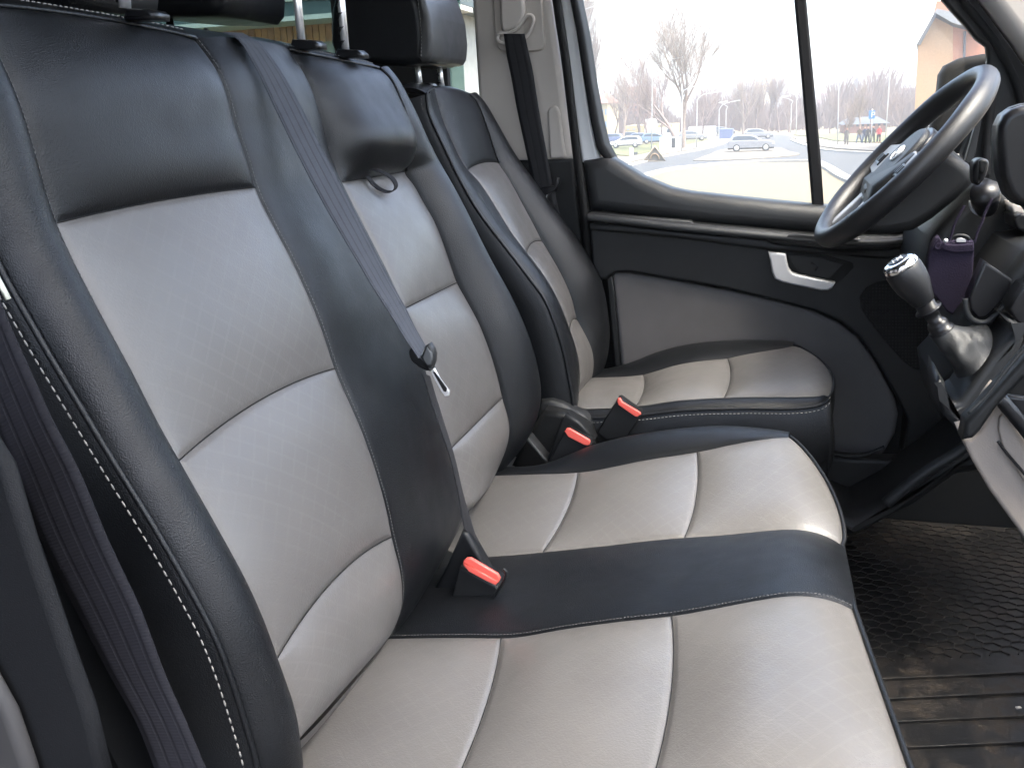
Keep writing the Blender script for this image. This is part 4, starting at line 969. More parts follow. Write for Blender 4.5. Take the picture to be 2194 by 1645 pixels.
# ================================================================= OUTSIDE
def G(px, py, z=0.0): return WZ(px, py, z)
MT['drygrass'] = plain('dry_pale_grass', (.125, .104, .062), .95, var=.06)
MT['green'] = plain('winter_lawn', (.085, .09, .03), .95, var=.2)
MT['asphalt'] = plain('asphalt', (.046, .048, .049), .9, var=.06)
MT['paving'] = plain('pale_paving', (.13, .115, .092), .9, var=.08)
MT['kerb'] = plain('kerb_stone', (.25, .24, .22), .9)
MT['bark'] = plain('pale_bark', (.21, .165, .135), .9, var=.25)
MT['bark2'] = plain('grey_brown_bark', (.17, .125, .11), .9, var=.25)
MT['post'] = plain('pale_galvanised_steel', (.42, .42, .41), .5)
MT['brick_l'] = plain('sunlit_ochre_render', (.40, .24, .13), .9, var=.08)  # sunlight on the gable is put into this lighter wall colour
MT['brick_r'] = plain('orange_brick', (.36, .15, .085), .9, var=.1)
MT['roof'] = plain('grey_slate', (.05, .053, .06), .6)
MT['wpaint'] = plain('white_vehicle_paint', (.5, .5, .5), .3)
MT['sgrey'] = plain('silver_vehicle_paint', (.19, .195, .21), .3)
MT['blue'] = plain('blue_vehicle_paint', (.09, .12, .22), .3)
MT['lblue'] = plain('pale_blue_vehicle_paint', (.14, .22, .33), .3)
MT['dcar'] = plain('dark_vehicle_paint', (.045, .055, .065), .3)
MT['cglass'] = plain('dark_vehicle_glass', (.03, .04, .05), .1)
MT['tyre'] = plain('tyre_rubber', (.02, .02, .02), .8)
MT['yellow'] = plain('yellow_paint', (.4, .26, .03), .6)
MT['signblue'] = plain('parking_sign_blue', (.03, .16, .45), .5)
MT['pink'] = plain('faded_red_render', (.20, .10, .075), .9)
MT['cream'] = plain('cream_render', (.34, .28, .16), .9)
MT['wall_w'] = plain('white_render', (.45, .44, .42), .9)
MT['lampglass'] = plain('lamp_lens', (.5, .5, .5), .3)
# terrain: the van stands on a bank above the road
ys = [-60, 0, 9, 20, 33, 45, 600]; zs = [2.25, 2.25, 2.2, 1.2, .25, -.03, -.03]; xs = [-600, -200, -40, 0, 40, 200, 600]
v = [(x, y, z) for y, z in zip(ys, zs) for x in xs]; n = len(xs)
f = [(j*n+i, j*n+i+1, (j+1)*n+i+1, (j+1)*n+i) for j in range(len(ys)-1) for i in range(n-1)]
kst(pym('ground', v, f, MT['drygrass'], None, smooth=False))
kst(MB().box((-60, -60, 2.0), (60, 7, 2.26)).build('unseen_bounce_cutting_ground', MT['asphalt'], smooth=False))  # unseen asphalt sheet added to weaken the warm light bounced off the grass
def sheet(name, pts, z, mat):
    q = [G(a, b) for a, b in pts]; q = crom(q+[q[0]], 4)[:-1]
    v = [(p[0], p[1], z) for p in q]+[(p[0], p[1], -.2) for p in q]; n = len(q)
    me = bpy.data.meshes.new(name); me.from_pydata([tuple(map(float, a)) for a in v], [], [tuple(range(n))]+[(i, (i+1) % n, n+(i+1) % n, n+i) for i in range(n)])
    bm = bmesh.new(); bm.from_mesh(me); bmesh.ops.recalc_face_normals(bm, faces=bm.faces); bmesh.ops.triangulate(bm, faces=[g for g in bm.faces if len(g.verts) > 4]); bm.to_mesh(me); bm.free()
    return kst(link(name, me, mat, None, smooth=False))
sheet('road', [(1240,372),(1345,357),(1419,338),(1501,322),(1570,302),(1630,292),(1662,289),(1690,291),(1697,300),(1740,315),(1790,324),(1885,329),(2000,336),(2200,350),(2200,440),(1960,425),(1822,388),(1770,358),(1740,346),(1610,348),(1474,359),(1432,365),(1375,381),(1300,410),(1240,430)], .03, MT['asphalt'])
sheet('splitter_island', [(1485,346),(1520,333),(1560,321),(1620,316),(1662,318),(1690,326),(1710,334),(1650,340),(1560,345)], .10, MT['paving'])
sheet('pavement', [(1310,372),(1350,350),(1420,333),(1500,318),(1560,302),(1600,293),(1570,293),(1500,306),(1420,322),(1340,338),(1240,350),(1240,380)], .09, MT['paving'])
sheet('pavement', [(1700,296),(1730,308),(1790,319),(1885,325),(2000,331),(2200,343),(2200,332),(2000,318),(1880,309),(1800,305),(1745,298),(1712,293)], .09, MT['paving'])
sheet('lawn', [(1300,330),(1345,334),(1410,322),(1490,307),(1530,298),(1500,299),(1440,303),(1360,313),(1300,312)], .07, MT['green'])
sheet('lawn', [(1700,290),(1760,296),(1800,303),(1885,306),(1960,309),(1960,293),(1850,290),(1760,288)], .07, MT['green'])
sheet('parking_lot', [(1240,312),(1300,311),(1440,302),(1500,297),(1540,291),(1480,290),(1380,296),(1240,300)], .06, MT['asphalt'])
def kerb(pts, name='kerb'):
    q = crom([G(a, b) for a, b in pts], 6); m = MB()
    for a, b in zip(q[:-1], q[1:]):
        d = (b-a)/2; nv_ = np.cross(d, (0, 0, 1)); nv_ = nv_/np.linalg.norm(nv_)*.35; m.obox((a+b)/2+[0, 0, .05], d, nv_, (0, 0, .09))
    return kst(m.build(name, MT['kerb'], smooth=False))
kerb([(1300,410),(1375,381),(1432,365),(1474,359),(1610,348),(1740,346)]); kerb([(1745,346),(1770,358),(1822,388),(1900,412)])
kerb([(1697,301),(1740,316),(1790,325),(1885,330)]); kerb([(1345,357),(1419,338),(1501,322),(1570,302)])

def px2m(Yd): return Yd/2000.0*1.08
# vehicles: side profile cars built in their own frame (x forward, z up)
PROF = {
 'suv': dict(L=4.75, W=1.95, body=[(0,.45),(.02,.95),(.10,1.12),(.9,1.16),(3.35,1.12),(4.3,1.02),(4.68,.88),(4.75,.55),(4.70,.34),(.08,.34)],
             roof=[(.10,1.10),(.42,1.58),(.9,1.66),(2.2,1.65),(2.75,1.52),(3.45,1.10)], win=[(.45,1.16),(.62,1.50),(1.0,1.58),(2.15,1.57),(2.65,1.46),(3.15,1.14)], wh=(.92, 3.83), r=.39),
 'hatch': dict(L=4.1, W=1.75, body=[(0,.4),(.0,.85),(.15,1.0),(.7,1.0),(3.1,.95),(3.9,.78),(4.1,.55),(4.05,.3),(.05,.3)],
             roof=[(.08,.96),(.35,1.38),(.9,1.46),(2.0,1.44),(2.5,1.30),(3.2,.94)], win=[(.35,1.0),(.55,1.32),(.95,1.38),(1.95,1.37),(2.4,1.25),(2.9,.98)], wh=(.78, 3.3), r=.32),
 'van': dict(L=5.2, W=2.0, body=[(0,.4),(.0,1.2),(.05,1.25),(4.2,1.2),(5.0,1.0),(5.2,.7),(5.15,.35),(.05,.35)],
             roof=[(.0,1.2),(.06,2.1),(.3,2.25),(3.4,2.25),(3.9,2.0),(4.5,1.18)], win=[(3.0,1.3),(3.05,1.95),(3.5,2.0),(3.8,1.85),(4.2,1.3)], wh=(.95, 4.2), r=.35)}
def car(kind, mat, label, px, py, heading, group='vehicles seen through the driver window', s=1.0):
    p = PROF[kind]; base = G(px, py); t = thing('parked_car' if kind != 'van' else 'parked_van', label, 'car' if kind != 'van' else 'van', tuple(base), group)
    ca, sa = math.cos(heading), math.sin(heading)
    def T(x, y, z):
        x = (x-p['L']/2)*s; y *= s; return (base[0]+x*ca-y*sa, base[1]+x*sa+y*ca, base[2]+z*s+.08)
    def extr(name, pts, y0, y1, mt_, par, taper=1.0, bev=.05):
        n = len(pts); zt = max(q[1] for q in pts); zb_ = min(q[1] for q in pts); m = MB()
        def yy(y, z): return y*(1-(1-taper)*(z-zb_)/(zt-zb_+1e-6))
        m.add([T(x, yy(y0, z), z) for x, z in pts]+[T(x, yy(y1, z), z) for x, z in pts], [tuple(range(n)), tuple(range(n, 2*n))[::-1]]+[(i, (i+1) % n, n+(i+1) % n, n+i) for i in range(n)])
        o = m.build(name, mt_, par, bevel=bev)
        bm = bmesh.new(); bm.from_mesh(o.data); bmesh.ops.recalc_face_normals(bm, faces=bm.faces); bm.to_mesh(o.data); bm.free(); return o
    w = p['W']/2
    extr('body', p['body'], -w, w, mat, t, 1.0, .09); rf_ = extr('roof', p['roof'], -w*.95, w*.95, mat, t, .82, .06)
    for sgn in (-1, 1): extr('side_window', p['win'], sgn*w*.93, sgn*w*.968, MT['cglass'], t, .86, .01)
    extr('lower_sill', [(.05,.25),(.05,.42),(p['L']-.1,.42),(p['L']-.1,.25)], -w*1.01, w*1.01, MT['tyre'], t, 1.0, .02)
    for wx in p['wh']:
        for sgn in (-1, 1):
            a = np.array(T(wx, sgn*(w+.01), p['r'])); b = np.array(T(wx, sgn*(w-.22), p['r']))
            wo = lathe('wheel', a, b, [(0, p['r']*.5), (.0, p['r']*.9), (.03, p['r']), (.2, p['r']), (.21, .05)], MT['tyre'], t, n=20)
            lathe('rim', a-(b-a)*.06, b, [(0, .03), (.01, p['r']*.62), (.03, p['r']*.66)], MT['post'], wo, n=14)
    extr('headlight', [(p['L']-.35,.72),(p['L']-.3,.85),(p['L']-.08,.80),(p['L']-.05,.68)], -w*1.005, w*1.005, MT['lampglass'], t, 1, .01)
    return t
car('suv', MT['sgrey'], 'silver estate-like off-roader crossing the road beside the triangular island', 1609, 326, 0.03)
car('hatch', MT['wpaint'], 'white hatchback at the near edge of the car park, left of the white cabinet', 1341, 318, math.pi+.05)
car('hatch', MT['blue'], 'blue car at the far left of the car park behind the white hatchback', 1306, 309, math.pi)
car('hatch', MT['blue'], 'blue car between the white hatchback and the pale cars in the car park', 1378, 308, .1)
car('hatch', MT['dcar'], 'dark grey car half hidden behind the blue car in the car park', 1358, 304, .2)
car('hatch', MT['lblue'], 'pale blue car directly left of the white cabinet', 1405, 309, .1)
car('van', MT['wpaint'], 'white van behind the pale blue car in the car park', 1424, 300, .1, s=.8)
car('hatch', MT['sgrey'], 'grey car right of the tall trunk near the lamp post', 1484, 303, .2)
car('van', MT['wpaint'], 'white van right of the tall trunk behind the grey car', 1502, 297, .2, s=.8)
car('hatch', MT['dcar'], 'dark car in the distance left of the silver off-roader', 1548, 291, .2)
car('hatch', MT['sgrey'], 'grey car passing behind the silver off-roader', 1625, 299, .1)
def slab(name, label, cat, x0, x1, ytop, ybase, mat, depth=3.0, group=None, parts=None):
    """block standing on the ground: picture extents of its near face"""
    a = G(x0, ybase); Yd = a[1]; b = W(x1, ybase, Yd); h = W(x0, ytop, Yd)[2]
    t = thing(name, label, cat, (a[0], Yd, 0), group)
    MB().box((a[0], Yd, -.1), (b[0], Yd+depth, h)).build('body', mat, t, smooth=False)
    return t, a[0], b[0], Yd, h
t, xa, xb, Yd, h = slab('utility_cabinet', 'white utility cabinet with dark door standing on the lawn', 'cabinet', 1413, 1436, 295, 322, MT['wall_w'], 1.2)
t, xa, xb, Yd, h = slab('utility_cabinet', 'narrow white cabinet with a dark glazed panel, right half of the pair', 'cabinet', 1438, 1459, 294, 320, MT['wall_w'], 1.2)
MB().box((xa, Yd-.03, .2), (xa+(xb-xa)*.4, Yd-.005, h*.9)).build('dark_panel', MT['cglass'], t, smooth=False)
t, xa, xb, Yd, h = slab('white_bollard', 'short white post with small black marks by the kerb', 'post', 1349, 1356, 317, 336, MT['wall_w'], .4)
MB().box((xb+.1, Yd, h*.2), (xb+.5, Yd+.1, h*.5)).build('black_mark', MT['dcar'], t, smooth=False)
# triangular roadworks board
Yt = G(1400, 347)[1]
t = thing('triangle_board', 'pale triangular board with an arch drawn on it standing by the kerb', 'sign', tuple(G(1405, 347)))
tri = [(1380,346),(1403,313),(1426,346)]
Q = [W(a, b, Yt) for a, b in tri]
MB().tube([Q[0], Q[1], Q[2], Q[0]], .10, 6).build('frame', plain('tan_frame', (.30, .24, .17), .8), t)
MB().add([q+[0, .05, 0] for q in Q]+[q+[0, .09, 0] for q in Q], [(0,1,2), (5,4,3), (0,3,4,1), (1,4,5,2), (2,5,3,0)]).build('board', MT['paving'], t, smooth=False)
MB().tube([W(1403+9*math.cos(q), 341-11*math.sin(q), Yt-.02) for q in np.linspace(0, math.pi, 12)], .07, 5).build('arch', plain('tan_arch', (.25, .17, .10), .8), t)
# lamp posts
def lamp(xb, yb, xt, yt, arm, label):
    base = G(xb, yb); Yd = base[1]; top = W(xt, yt, Yd); k = Yd/2000
    t = thing('street_lamp', label, 'street lamp', tuple(base), 'pale street lamps along the road')
    r = max(.07, .9*k)
    MB().tube([base, base*.5+top*.5, top-[0, 0, 10*k], top-[-3*k, 0, 4*k], top+[arm*.35*k, 0, 1.5*k], top+[arm*k, 0, 5*k]], [r, r*.85, r*.75, r*.7, r*.55, r*.5], 8).build('post', MT['post'], t)
    e = top+[arm*k, 0, 5*k]
    MB().obox(e+[8*k, 0, .8*k], (9*k, 0, 1.2*k), (0, .25, 0), (0, 0, .9*k)).build('lamp_head', MT['post'], t, bevel=.05)
lamp(1396, 322, 1398, 134, 48, 'tallest street lamp left of the big bare tree')
lamp(1460, 325, 1462, 190, 40, 'street lamp just right of the white cabinets')
lamp(1492, 318, 1494, 205, 34, 'street lamp third from the left, over the white van')
lamp(1540, 302, 1541, 225, 24, 'small distant street lamp left of the silver off-roader')
lamp(1555, 292, 1556, 225, -14, 'tiny distant street lamp over the dark car')
lamp(1246, 322, 1241, 20, 62, 'street lamp at the far left whose arm crosses the top of the window')
lamp(1694, 285, 1696, 213, -18, 'distant street lamp left of the window bar')
lamp(1706, 290, 1707, 205, -10, 'distant plain street lamp nearest the window bar')
lamp(1794, 312, 1798, 165, 4, 'street lamp right of the window bar, left of the people')
lamp(1897, 300, 1908, 140, 4, 'thick pale street lamp right of the parking sign')
# bare trees
def tree(px, py, hpx, spread, label, mat, seed, lean=0, depth=5, kids=(3, 4), trunk=.16, group='bare trees beyond the road'):
    rd_ = random.Random(seed); base = G(px, py); Yd = base[1]; H = hpx*px2m(Yd)
    t = thing('bare_tree', label, 'tree', tuple(base), group)
    tm = MB(); cm = MB(); ta = max(.12, H*.018)
    def br(p, d, L, r, lv):
        q = [p]; dd = d.copy(); n = 4
        for i in range(n):
            dd = dd+np.array([rd_.uniform(-.16, .16), rd_.uniform(-.16, .16), rd_.uniform(-.02, .12)]); dd /= np.linalg.norm(dd)
            q.append(q[-1]+dd*L/n)
        (tm if lv < 2 else cm).tube(q, [r, r*.88, r*.76, r*.64, r*.5], 6 if lv < 2 else 3, cap=False)
        if lv >= depth: return
        for k in range(rd_.randint(*kids)):
            s = rd_.uniform(.35, 1.0); i = min(int(s*n), n-1); pp = q[i]+(q[i+1]-q[i])*(s*n-i)
            a = rd_.uniform(0, 2*math.pi); o = np.array([math.cos(a), math.sin(a), 0])
            nd = dd*(1-spread*.4)+o*spread*rd_.uniform(.5, 1.35)+np.array([0, 0, .20]); nd /= np.linalg.norm(nd)
            br(pp, nd, L*rd_.uniform(.55, .78), r*.50, lv+1)
        br(q[-1], dd, L*.72, r*.50, lv+1)
    br(base+np.array([0, 0, -.1]), np.array([lean, 0, 1.0]), H*.36, ta, 0)
    tm.build('trunk', mat, t); cm.build('crown', mat, t)
    return t
B1, B2 = MT['bark'], MT['bark2']
tree(1268, 306, 330, .30, 'tall poplar-like bare tree at the left edge of the window', B1, 3, depth=5, kids=(3, 5))
tree(1290, 306, 300, .28, 'second tall poplar-like bare tree beside the rear window frame', B1, 4, depth=5, kids=(3, 5))
tree(1335, 306, 150, .55, 'spreading bare tree above the yellow objects in the car park', B1, 5)
tree(1368, 303, 165, .5, 'bushy bare tree left of the tallest street lamp', B2, 6)
tree(1386, 303, 120, .6, 'low dense bare tree just behind the tallest street lamp', B2, 16)
tree(1450, 308, 215, .50, 'leaning bare tree with a dark crooked trunk behind the white cabinets', B2, 7, lean=-.35)
tree(1466, 318, 290, .62, 'large bare tree with a thick trunk right of the white cabinets', B1, 8, kids=(4, 5))
tree(1420, 303, 110, .6, 'low bare tree between the tallest lamp and the white cabinets', B2, 21)
tree(1315, 304, 120, .5, 'bare tree above the blue car at the far left of the car park', B1, 22)
tree(1560, 289, 90, .6, 'small bare tree over the dark distant car', B2, 23)
tree(1645, 285, 120, .55, 'tall bare tree directly in front of the cream tower block', B2, 24)
tree(1505, 300, 110, .6, 'low bare tree over the white van right of the big trunk', B2, 9)
tree(1592, 288, 140, .55, 'bare tree in the distance left of the yellow tower block', B1, 10)
tree(1620, 286, 105, .6, 'low bare tree behind the silver off-roader', B2, 11)
tree(1668, 284, 110, .55, 'bare tree in front of the yellow tower block', B2, 12)
tree(1690, 284, 80, .6, 'low bare tree just left of the window bar', B2, 13)
tree(1778, 286, 80, .6, 'low bare tree just right of the window bar', B2, 14)
tree(1808, 305, 75, .5, 'thin young bare tree left of the waiting people', B1, 15)
tree(1842, 300, 100, .35, 'slim bare sapling beside the parking sign', B1, 17)
tree(1868, 284, 85, .6, 'low bare tree behind the parking sign', B2, 18)
tree(1925, 284, 80, .6, 'low bare tree in front of the ochre building', B2, 19)
# far belt of scrub and woods: nobody could count it
rs_ = random.Random(5); wm = MB()
for k in range(9000):
    px = rs_.uniform(1255, 1975); Yd = rs_.uniform(190, 330); x = ray(px, 280)[0]/ray(px, 280)[1]*Yd
    env = 7.5+3*math.sin(px*.021)+2.2*math.sin(px*.067+1)+(2 if px > 1700 else 0)
    h = max(1.0, env*rs_.uniform(.35, 1.05)); w = rs_.uniform(.10, .22); lx = rs_.uniform(-.3, .3)*h; ly = rs_.uniform(-.2, .2)*h
    z0 = rs_.uniform(0, h*.5) if rs_.random() < .6 else 0
    wm.add([(x-w, Yd, z0), (x+w, Yd, z0), (x, Yd+w, z0), (x+lx, Yd+ly, h)], [(0, 1, 3), (1, 2, 3), (2, 0, 3)])
wm.build('far_woodland', plain('winter_scrub', (.105, .072, .062), .95, var=.3), kind='stuff', smooth=False)
# buildings
def block(label, x0, x1, ytop, Yd, mat, roofm=None, rows=4, cols=4, name='apartment_block', cat='building', roofh=0):
    a = W(x0, 280, Yd); b = W(x1, 280, Yd); h = W((x0+x1)/2, ytop, Yd)[2]; t = thing(name, label, cat, (a[0], Yd, 0))
    MB().box((a[0], Yd, -.2), (b[0], Yd+12, h)).build('wall', mat, t, smooth=False)
    w = (b[0]-a[0])/cols; hh = (h-2)/rows
    for i in range(cols):
        for j in range(rows):
            MB().box((a[0]+w*(i+.28), Yd-.06, 1.5+hh*(j+.3)), (a[0]+w*(i+.72), Yd-.01, 1.5+hh*(j+.75))).build('window', MT['cglass'] if mat is not MT['cream'] else MT['lblue'], t, smooth=False)
    if roofm: MB().add([(a[0]-.4, Yd-.4, h), (b[0]+.4, Yd-.4, h), (b[0]+.4, Yd+12.4, h), (a[0]-.4, Yd+12.4, h), (a[0]+1, Yd+6, h+roofh), (b[0]-1, Yd+6, h+roofh)], [(0,1,5,4), (2,3,4,5), (1,2,5), (3,0,4), (0,3,2,1)]).build('roof', roofm, t, smooth=False)
block('small cream house at the left edge behind the trees', 1274, 1302, 222, 175, MT['cream'], MT['pink'], 2, 4, 'house', roofh=2)
block('faded red block of flats behind the tallest street lamp', 1334, 1392, 186, 230, MT['pink'], None, 7, 5)
block('low yellow building behind the car park trees', 1340, 1440, 268, 170, MT['cream'], None, 1, 8, 'low_building')
block('tall cream tower block behind the bare trees near the window bar', 1614, 1658, 150, 380, MT['cream'], None, 12, 4, 'tower_block')
block('distant faded red flats right of the window bar', 1748, 1782, 200, 420, MT['pink'], None, 5, 5)
block('long faded red flats on the ridge left of the ochre building', 1872, 1962, 190, 420, MT['pink'], None, 6, 8)
t = thing('clock_tower', 'slim white tower with grey cap on the skyline right of the window bar', 'tower', tuple(W(1828, 270, 350)))
a = W(1823, 280, 350); b = W(1836, 280, 350); h = W(1830, 192, 350)[2]; h2 = W(1830, 182, 350)[2]; h3 = W(1830, 160, 350)[2]
MB().box((a[0], 350, 0), (b[0], 352, h)).build('shaft', MT['wall_w'], t, smooth=False)
m_ = MB().box((a[0]-.4, 349.6, h), (b[0]+.4, 352.4, h2)); cxm = (a[0]+b[0])/2
m_.add([(a[0], 350, h2), (b[0], 350, h2), (b[0], 352, h2), (a[0], 352, h2), (cxm, 351, h3)], [(0,1,4), (1,2,4), (2,3,4), (3,0,4)]); m_.build('cap', MT['roof'], t, smooth=False)
block('low brown-red shed behind the waiting people', 1808, 1900, 266, 160, MT['pink'], MT['roof'], 1, 8, 'shed', roofh=1)
for i, (x0, x1, y0, y1, m_, lab) in enumerate(((1541,1570,276,262,'blue','blue shipping container in the distance left of the silver car'), 
      (1504,1532,271,288,'wpaint','white box truck body beyond the vans'), (1381,1404,255,268,'wpaint','white roof glimpsed behind the tallest street lamp'),
      (1306,1324,290,299,'yellow','small yellow container left in the car park'), (1366,1392,289,300,'yellow','yellow container behind the blue car in the car park'))):
    Yd = 150+i*4; a = W(x0, y1, Yd); b = W(x1, y0, Yd); t = thing('container', lab, 'container', tuple(a), 'containers and truck bodies in the distance')
    MB().box((a[0], Yd, -.05), (b[0], Yd+2.4, b[2])).build('body', MT[m_], t, smooth=False, bevel=.05)
# ochre and brick building
bg_ = thing('brick_building', 'ochre and orange brick building with grey gabled roof at the right', 'building', tuple(G(1990, 305)))
Yb = 92.0
def bp_(px, py, dy=0): return W(px, py, Yb)+np.array([0, dy, 0])
wl = [bp_(1967,98), bp_(2000,36), bp_(2042,58), bp_(2042,98), bp_(2040,330), bp_(1955,330)]
wl[4][2] = wl[5][2] = -.1
SK = ray(1972, 200)[0]/ray(1972, 200)[1]*1.04
def solid(pts, depth, name, mat, par):
    n = len(pts); m = MB(); m.add(pts+[p+np.array([depth*SK, depth, 0]) for p in pts], [tuple(range(n)), tuple(range(n, 2*n))[::-1]]+[(i, (i+1) % n, n+(i+1) % n, n+i) for i in range(n)])
    o = m.build(name, mat, par, smooth=False); bm = bmesh.new(); bm.from_mesh(o.data); bmesh.ops.recalc_face_normals(bm, faces=bm.faces); bm.to_mesh(o.data); bm.free(); return o
solid(wl, 14, 'gable_wall', MT['brick_l'], bg_)
w2 = [bp_(2042,58), bp_(2200,95), bp_(2200,330), bp_(2040,330)]; w2[2][2] = w2[3][2] = -.1
solid(w2, 13, 'side_wall', MT['brick_r'], bg_)
solid([bp_(1960,98,-1.2), bp_(1998,30,-1.2), bp_(2003,34,-1.2), bp_(1968,98,-1.2)], 15.5, 'roof_edge', MT['roof'], bg_)
solid([bp_(1998,30,-1.2), bp_(2036,52,-1.2), bp_(2110,72,-1.2), bp_(2110,55,-1.2), bp_(2080,38,-1.2), bp_(2003,22,-1.2)], 15.4, 'roof', plain('pale_grey_roof', (.20, .205, .21), .6), bg_)
solid([bp_(2012,18,3), bp_(2018,-5,3), bp_(2200,-5,3), bp_(2200,60,3), bp_(2060,40,3)], 8, 'upper_storey', MT['brick_r'], bg_)
MB().tube([bp_(2066, 68, -.25), bp_(2062, 260, -.25)], .12, 6).build('downpipe', MT['roof'], bg_)
# white board with letters below the building
t = thing('site_banner', 'white banner partly hidden behind the steering wheel', 'banner', tuple(W(1960, 300, 80)))
solid([W(1958,300,80), W(1962,271,80), W(1992,268,80), W(1992,300,80)], .1, 'panel', MT['wall_w'], t)
for i, ch in enumerate('HE'):
    p = W(1974+i*9, 288, 79.95); m_ = MB()
    for (u0, u1, v0, v1) in {'H': ((0,.12,0,.6),(.28,.4,0,.6),(.1,.3,.25,.35)), 'E': ((0,.12,0,.6),(.1,.36,.5,.6),(.1,.34,.25,.35),(.1,.36,0,.1))}[ch]:
        m_.box((p[0]+u0, p[1]-.02, p[2]+v0), (p[0]+u1, p[1], p[2]+v1))
    m_.build('letter', MT['dcar'], t, smooth=False)
# parking sign
Yp_ = G(1868, 309)[1]; t = thing('parking_sign', 'blue square parking sign with a white P on a thin post beside the people', 'sign', tuple(G(1868, 309)))
MB().tube([G(1867, 309), W(1869, 234, Yp_)], .05, 6).build('pole', MT['post'], t)
q0 = W(1861, 255, Yp_-.1); q1 = W(1875, 237, Yp_-.1)
MB().box((q0[0], Yp_-.16, q0[2]), (q1[0], Yp_-.10, q1[2])).build('plate', MT['signblue'], t, smooth=False)
m_ = MB(); S_ = q1[2]-q0[2]
for (u0, u1, v0, v1) in ((.30,.42,.15,.85),(.40,.66,.73,.85),(.40,.66,.42,.54),(.62,.74,.46,.80)):
    m_.box((q0[0]+u0*S_, Yp_-.19, q0[2]+v0*S_), (q0[0]+u1*S_, Yp_-.165, q0[2]+v1*S_))
m_.build('letter', MT['wpaint'], t, smooth=False)
# people
cl = {'grey': (.09, .085, .08), 'brown': (.07, .05, .03), 'navy': (.03, .04, .08), 'black': (.02, .02, .02), 'red': (.45, .05, .05), 'jeans': (.08, .11, .18), 'skin': (.35, .2, .14), 'hair': (.05, .03, .02)}
PM = {k: plain('cloth_'+k, v, .9) for k, v in cl.items()}
def person(px, py, top, legs, label, stride=.1, seed=0):
    base = G(px, py); Yd = base[1]; t = thing('person', label, 'person', tuple(base), None); H = 1.75; X0, Y0_ = base[0], base[1]; rd_ = random.Random(seed)
    def J(x, y, z): return np.array([X0+x, Y0_+y, z+.1])
    me = bpy.data.meshes.new('body'); st_ = stride
    Vv = [J(0,0,.95), J(0,0,1.2), J(0,0,1.42), J(0,0,1.52), J(0,-.02,1.66), J(-.19,0,1.40), J(-.25,.02,1.13), J(-.22,-.1,.9), J(.19,0,1.40), J(.25,.02,1.13), J(.2,-.12,.92),
          J(-.1,0,.9), J(-.11-st_*.3,-.02,.5), J(-.12-st_,.03,.08), J(-.12-st_,-.13,.04), J(.1,0,.9), J(.11+st_*.3,-.03,.5), J(.12+st_,.0,.08), J(.12+st_,-.16,.04), J(-.2,-.17,.82), J(.18,-.19,.84)]
    E_ = [(0,1),(1,2),(2,3),(3,4),(2,5),(5,6),(6,7),(7,19),(2,8),(8,9),(9,10),(10,20),(0,11),(11,12),(12,13),(13,14),(0,15),(15,16),(16,17),(17,18)]
    rr_ = [.17,.16,.17,.07,.11,.08,.055,.045,.08,.055,.045,.11,.075,.055,.05,.11,.075,.055,.05,.035,.035]
    me.from_pydata([tuple(map(float, q)) for q in Vv], E_, []); o = link('body', me, PM[top], t)
    me.materials.append(PM[legs]); sk = o.modifiers.new('skin', 'SKIN')
    for i, r_ in enumerate(rr_): me.skin_vertices[0].data[i].radius = (r_, r_*.8)
    me.skin_vertices[0].data[0].use_root = True
    su = o.modifiers.new('sub', 'SUBSURF'); su.levels = 1; su.render_levels = 1
    m = MB()
    hp = lathe('head', J(0,-.02,1.56), J(0,-.02,2), [(0,.03),(.03,.08),(.10,.10),(.18,.09),(.22,.05),(.23,.001)], PM['skin'], t, n=12)
    lathe('hair', J(0,.015,1.66), J(0,.015,2), [(0,.10),(.06,.11),(.12,.08),(.145,.001)], PM['hair'], t, n=12)
    for s in (-1, 1):
        lathe('trouser_leg', J(s*.10,0,.95), J(s*(.12+st_),0,.08), [(0,.13),(.1,.125),(.45,.09),(.86,.075)], PM[legs], t, n=10)
    return t
person(1813, 313, 'grey', 'grey', 'person in a grey coat standing alone at the left of the group', .02, 1)
person(1840, 310, 'brown', 'jeans', 'person in an olive brown jacket walking, second from the left', .18, 2)
person(1851, 310, 'navy', 'jeans', 'person in a navy jacket and light jeans in the middle of the group', .08, 3)
person(1858, 310, 'black', 'black', 'person in dark clothes just right of the navy jacket', .10, 4)
person(1869, 308, 'black', 'black', 'person in black standing beside the sign pole', .06, 5)
person(1882, 308, 'red', 'black', 'person in a bright red jacket at the right end of the group', .03, 6)
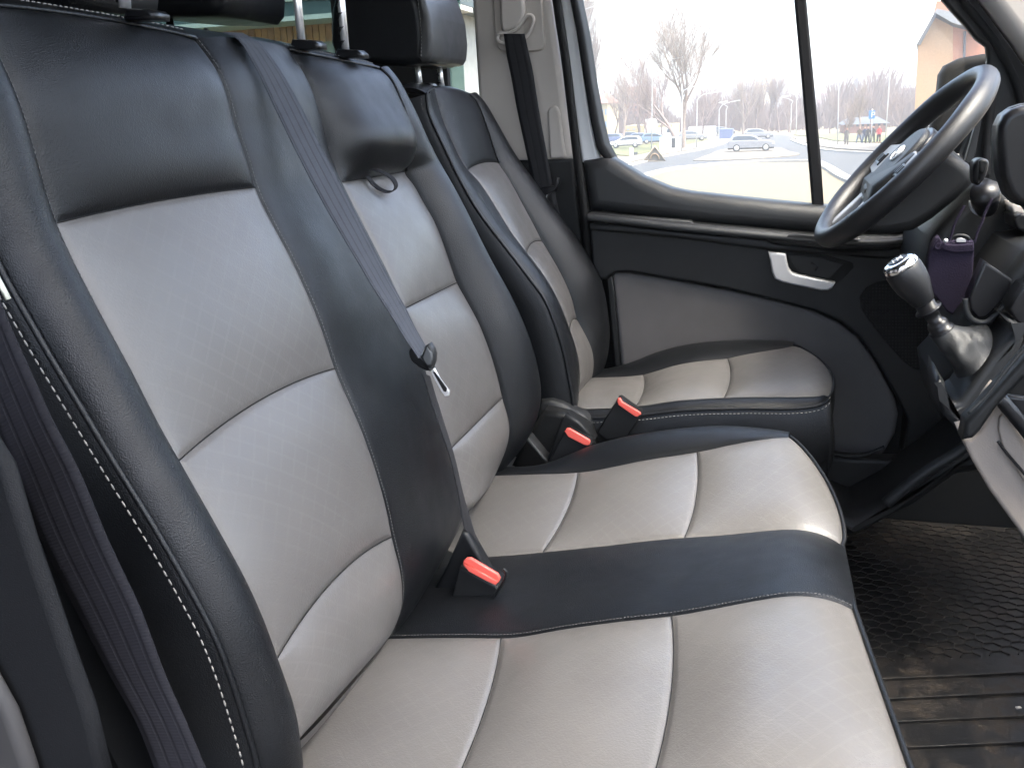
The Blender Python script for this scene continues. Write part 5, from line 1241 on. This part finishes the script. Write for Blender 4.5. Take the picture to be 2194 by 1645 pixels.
# wooden building seen through the rear cabin window
wb = thing('wooden_building', 'low building with wooden cladding and wide teal grey roof edge seen through the tinted window', 'building', tuple(W(600, 200, 17)))
Yw_ = 17.0; xl = W(150, 60, Yw_)[0]; xrr = W(960, 60, Yw_)[0]
zt = W(600, 62, Yw_)[2]; zr0 = W(600, 22, Yw_)[2]; zfoot = W(600, 92, Yw_)[2]
nb_ = 60; wood = plain('warm_wood_cladding', (.50, .24, .10), .7, var=.3); wo2 = plain('darker_wood_cladding', (.42, .19, .08), .7, var=.3)
me_ = None
for i in range(nb_):
    w = (xrr-xl)/nb_; x = xl+i*w
    MB().box((x+.01, Yw_, zfoot-.03), (x+w-.01, Yw_+.06, zt+.1)).build('plank', wood if i % 3 else wo2, wb, smooth=False)
MB().box((xl, Yw_+.07, .5), (xrr, Yw_+3, zt+.2)).build('wall', plain('grey_green_wall', (.22, .24, .22), .8), wb, smooth=False)
MB().box((xl-.5, Yw_-.9, zt+.02), (xrr+.5, Yw_-.05, zt+.10)).build('gutter', plain('pale_gutter', (.35, .36, .33), .6), wb, smooth=False)
MB().box((xl-.5, Yw_-.8, zt+.11), (xrr+.5, Yw_+3, zr0+.02)).build('roof', plain('dark_teal_roof_edge', (.03, .05, .05), .6), wb, smooth=False)
MB().box((xl-.5, Yw_-.85, zr0+.025), (xrr+.5, Yw_+3, zr0+.09)).build('roof_flashing', plain('flashing', (.28, .30, .27), .6), wb, smooth=False)
for x_ in (491, 541):
    c = W(x_, 20, Yw_); MB().tube([c, c+np.array([0, 0, .12])], .02, 5).build('roof_rod', MT['roof'], wb)

# ================================================================= HAZE
hz = MB().box((-640, -100, -1.2), (640, 640, 50)).build('haze', None, smooth=False, kind='stuff')
hm = bpy.data.materials.new('haze_air'); hm.use_nodes = True; t = hm.node_tree; t.nodes.clear()
o = t.nodes.new('ShaderNodeOutputMaterial'); pv = t.nodes.new('ShaderNodeVolumePrincipled')
pv.inputs['Color'].default_value = (.93, .95, 1, 1); pv.inputs['Density'].default_value = .0010; pv.inputs['Anisotropy'].default_value = .2
t.links.new(pv.outputs[0], o.inputs['Volume']); hz.data.materials.append(hm)
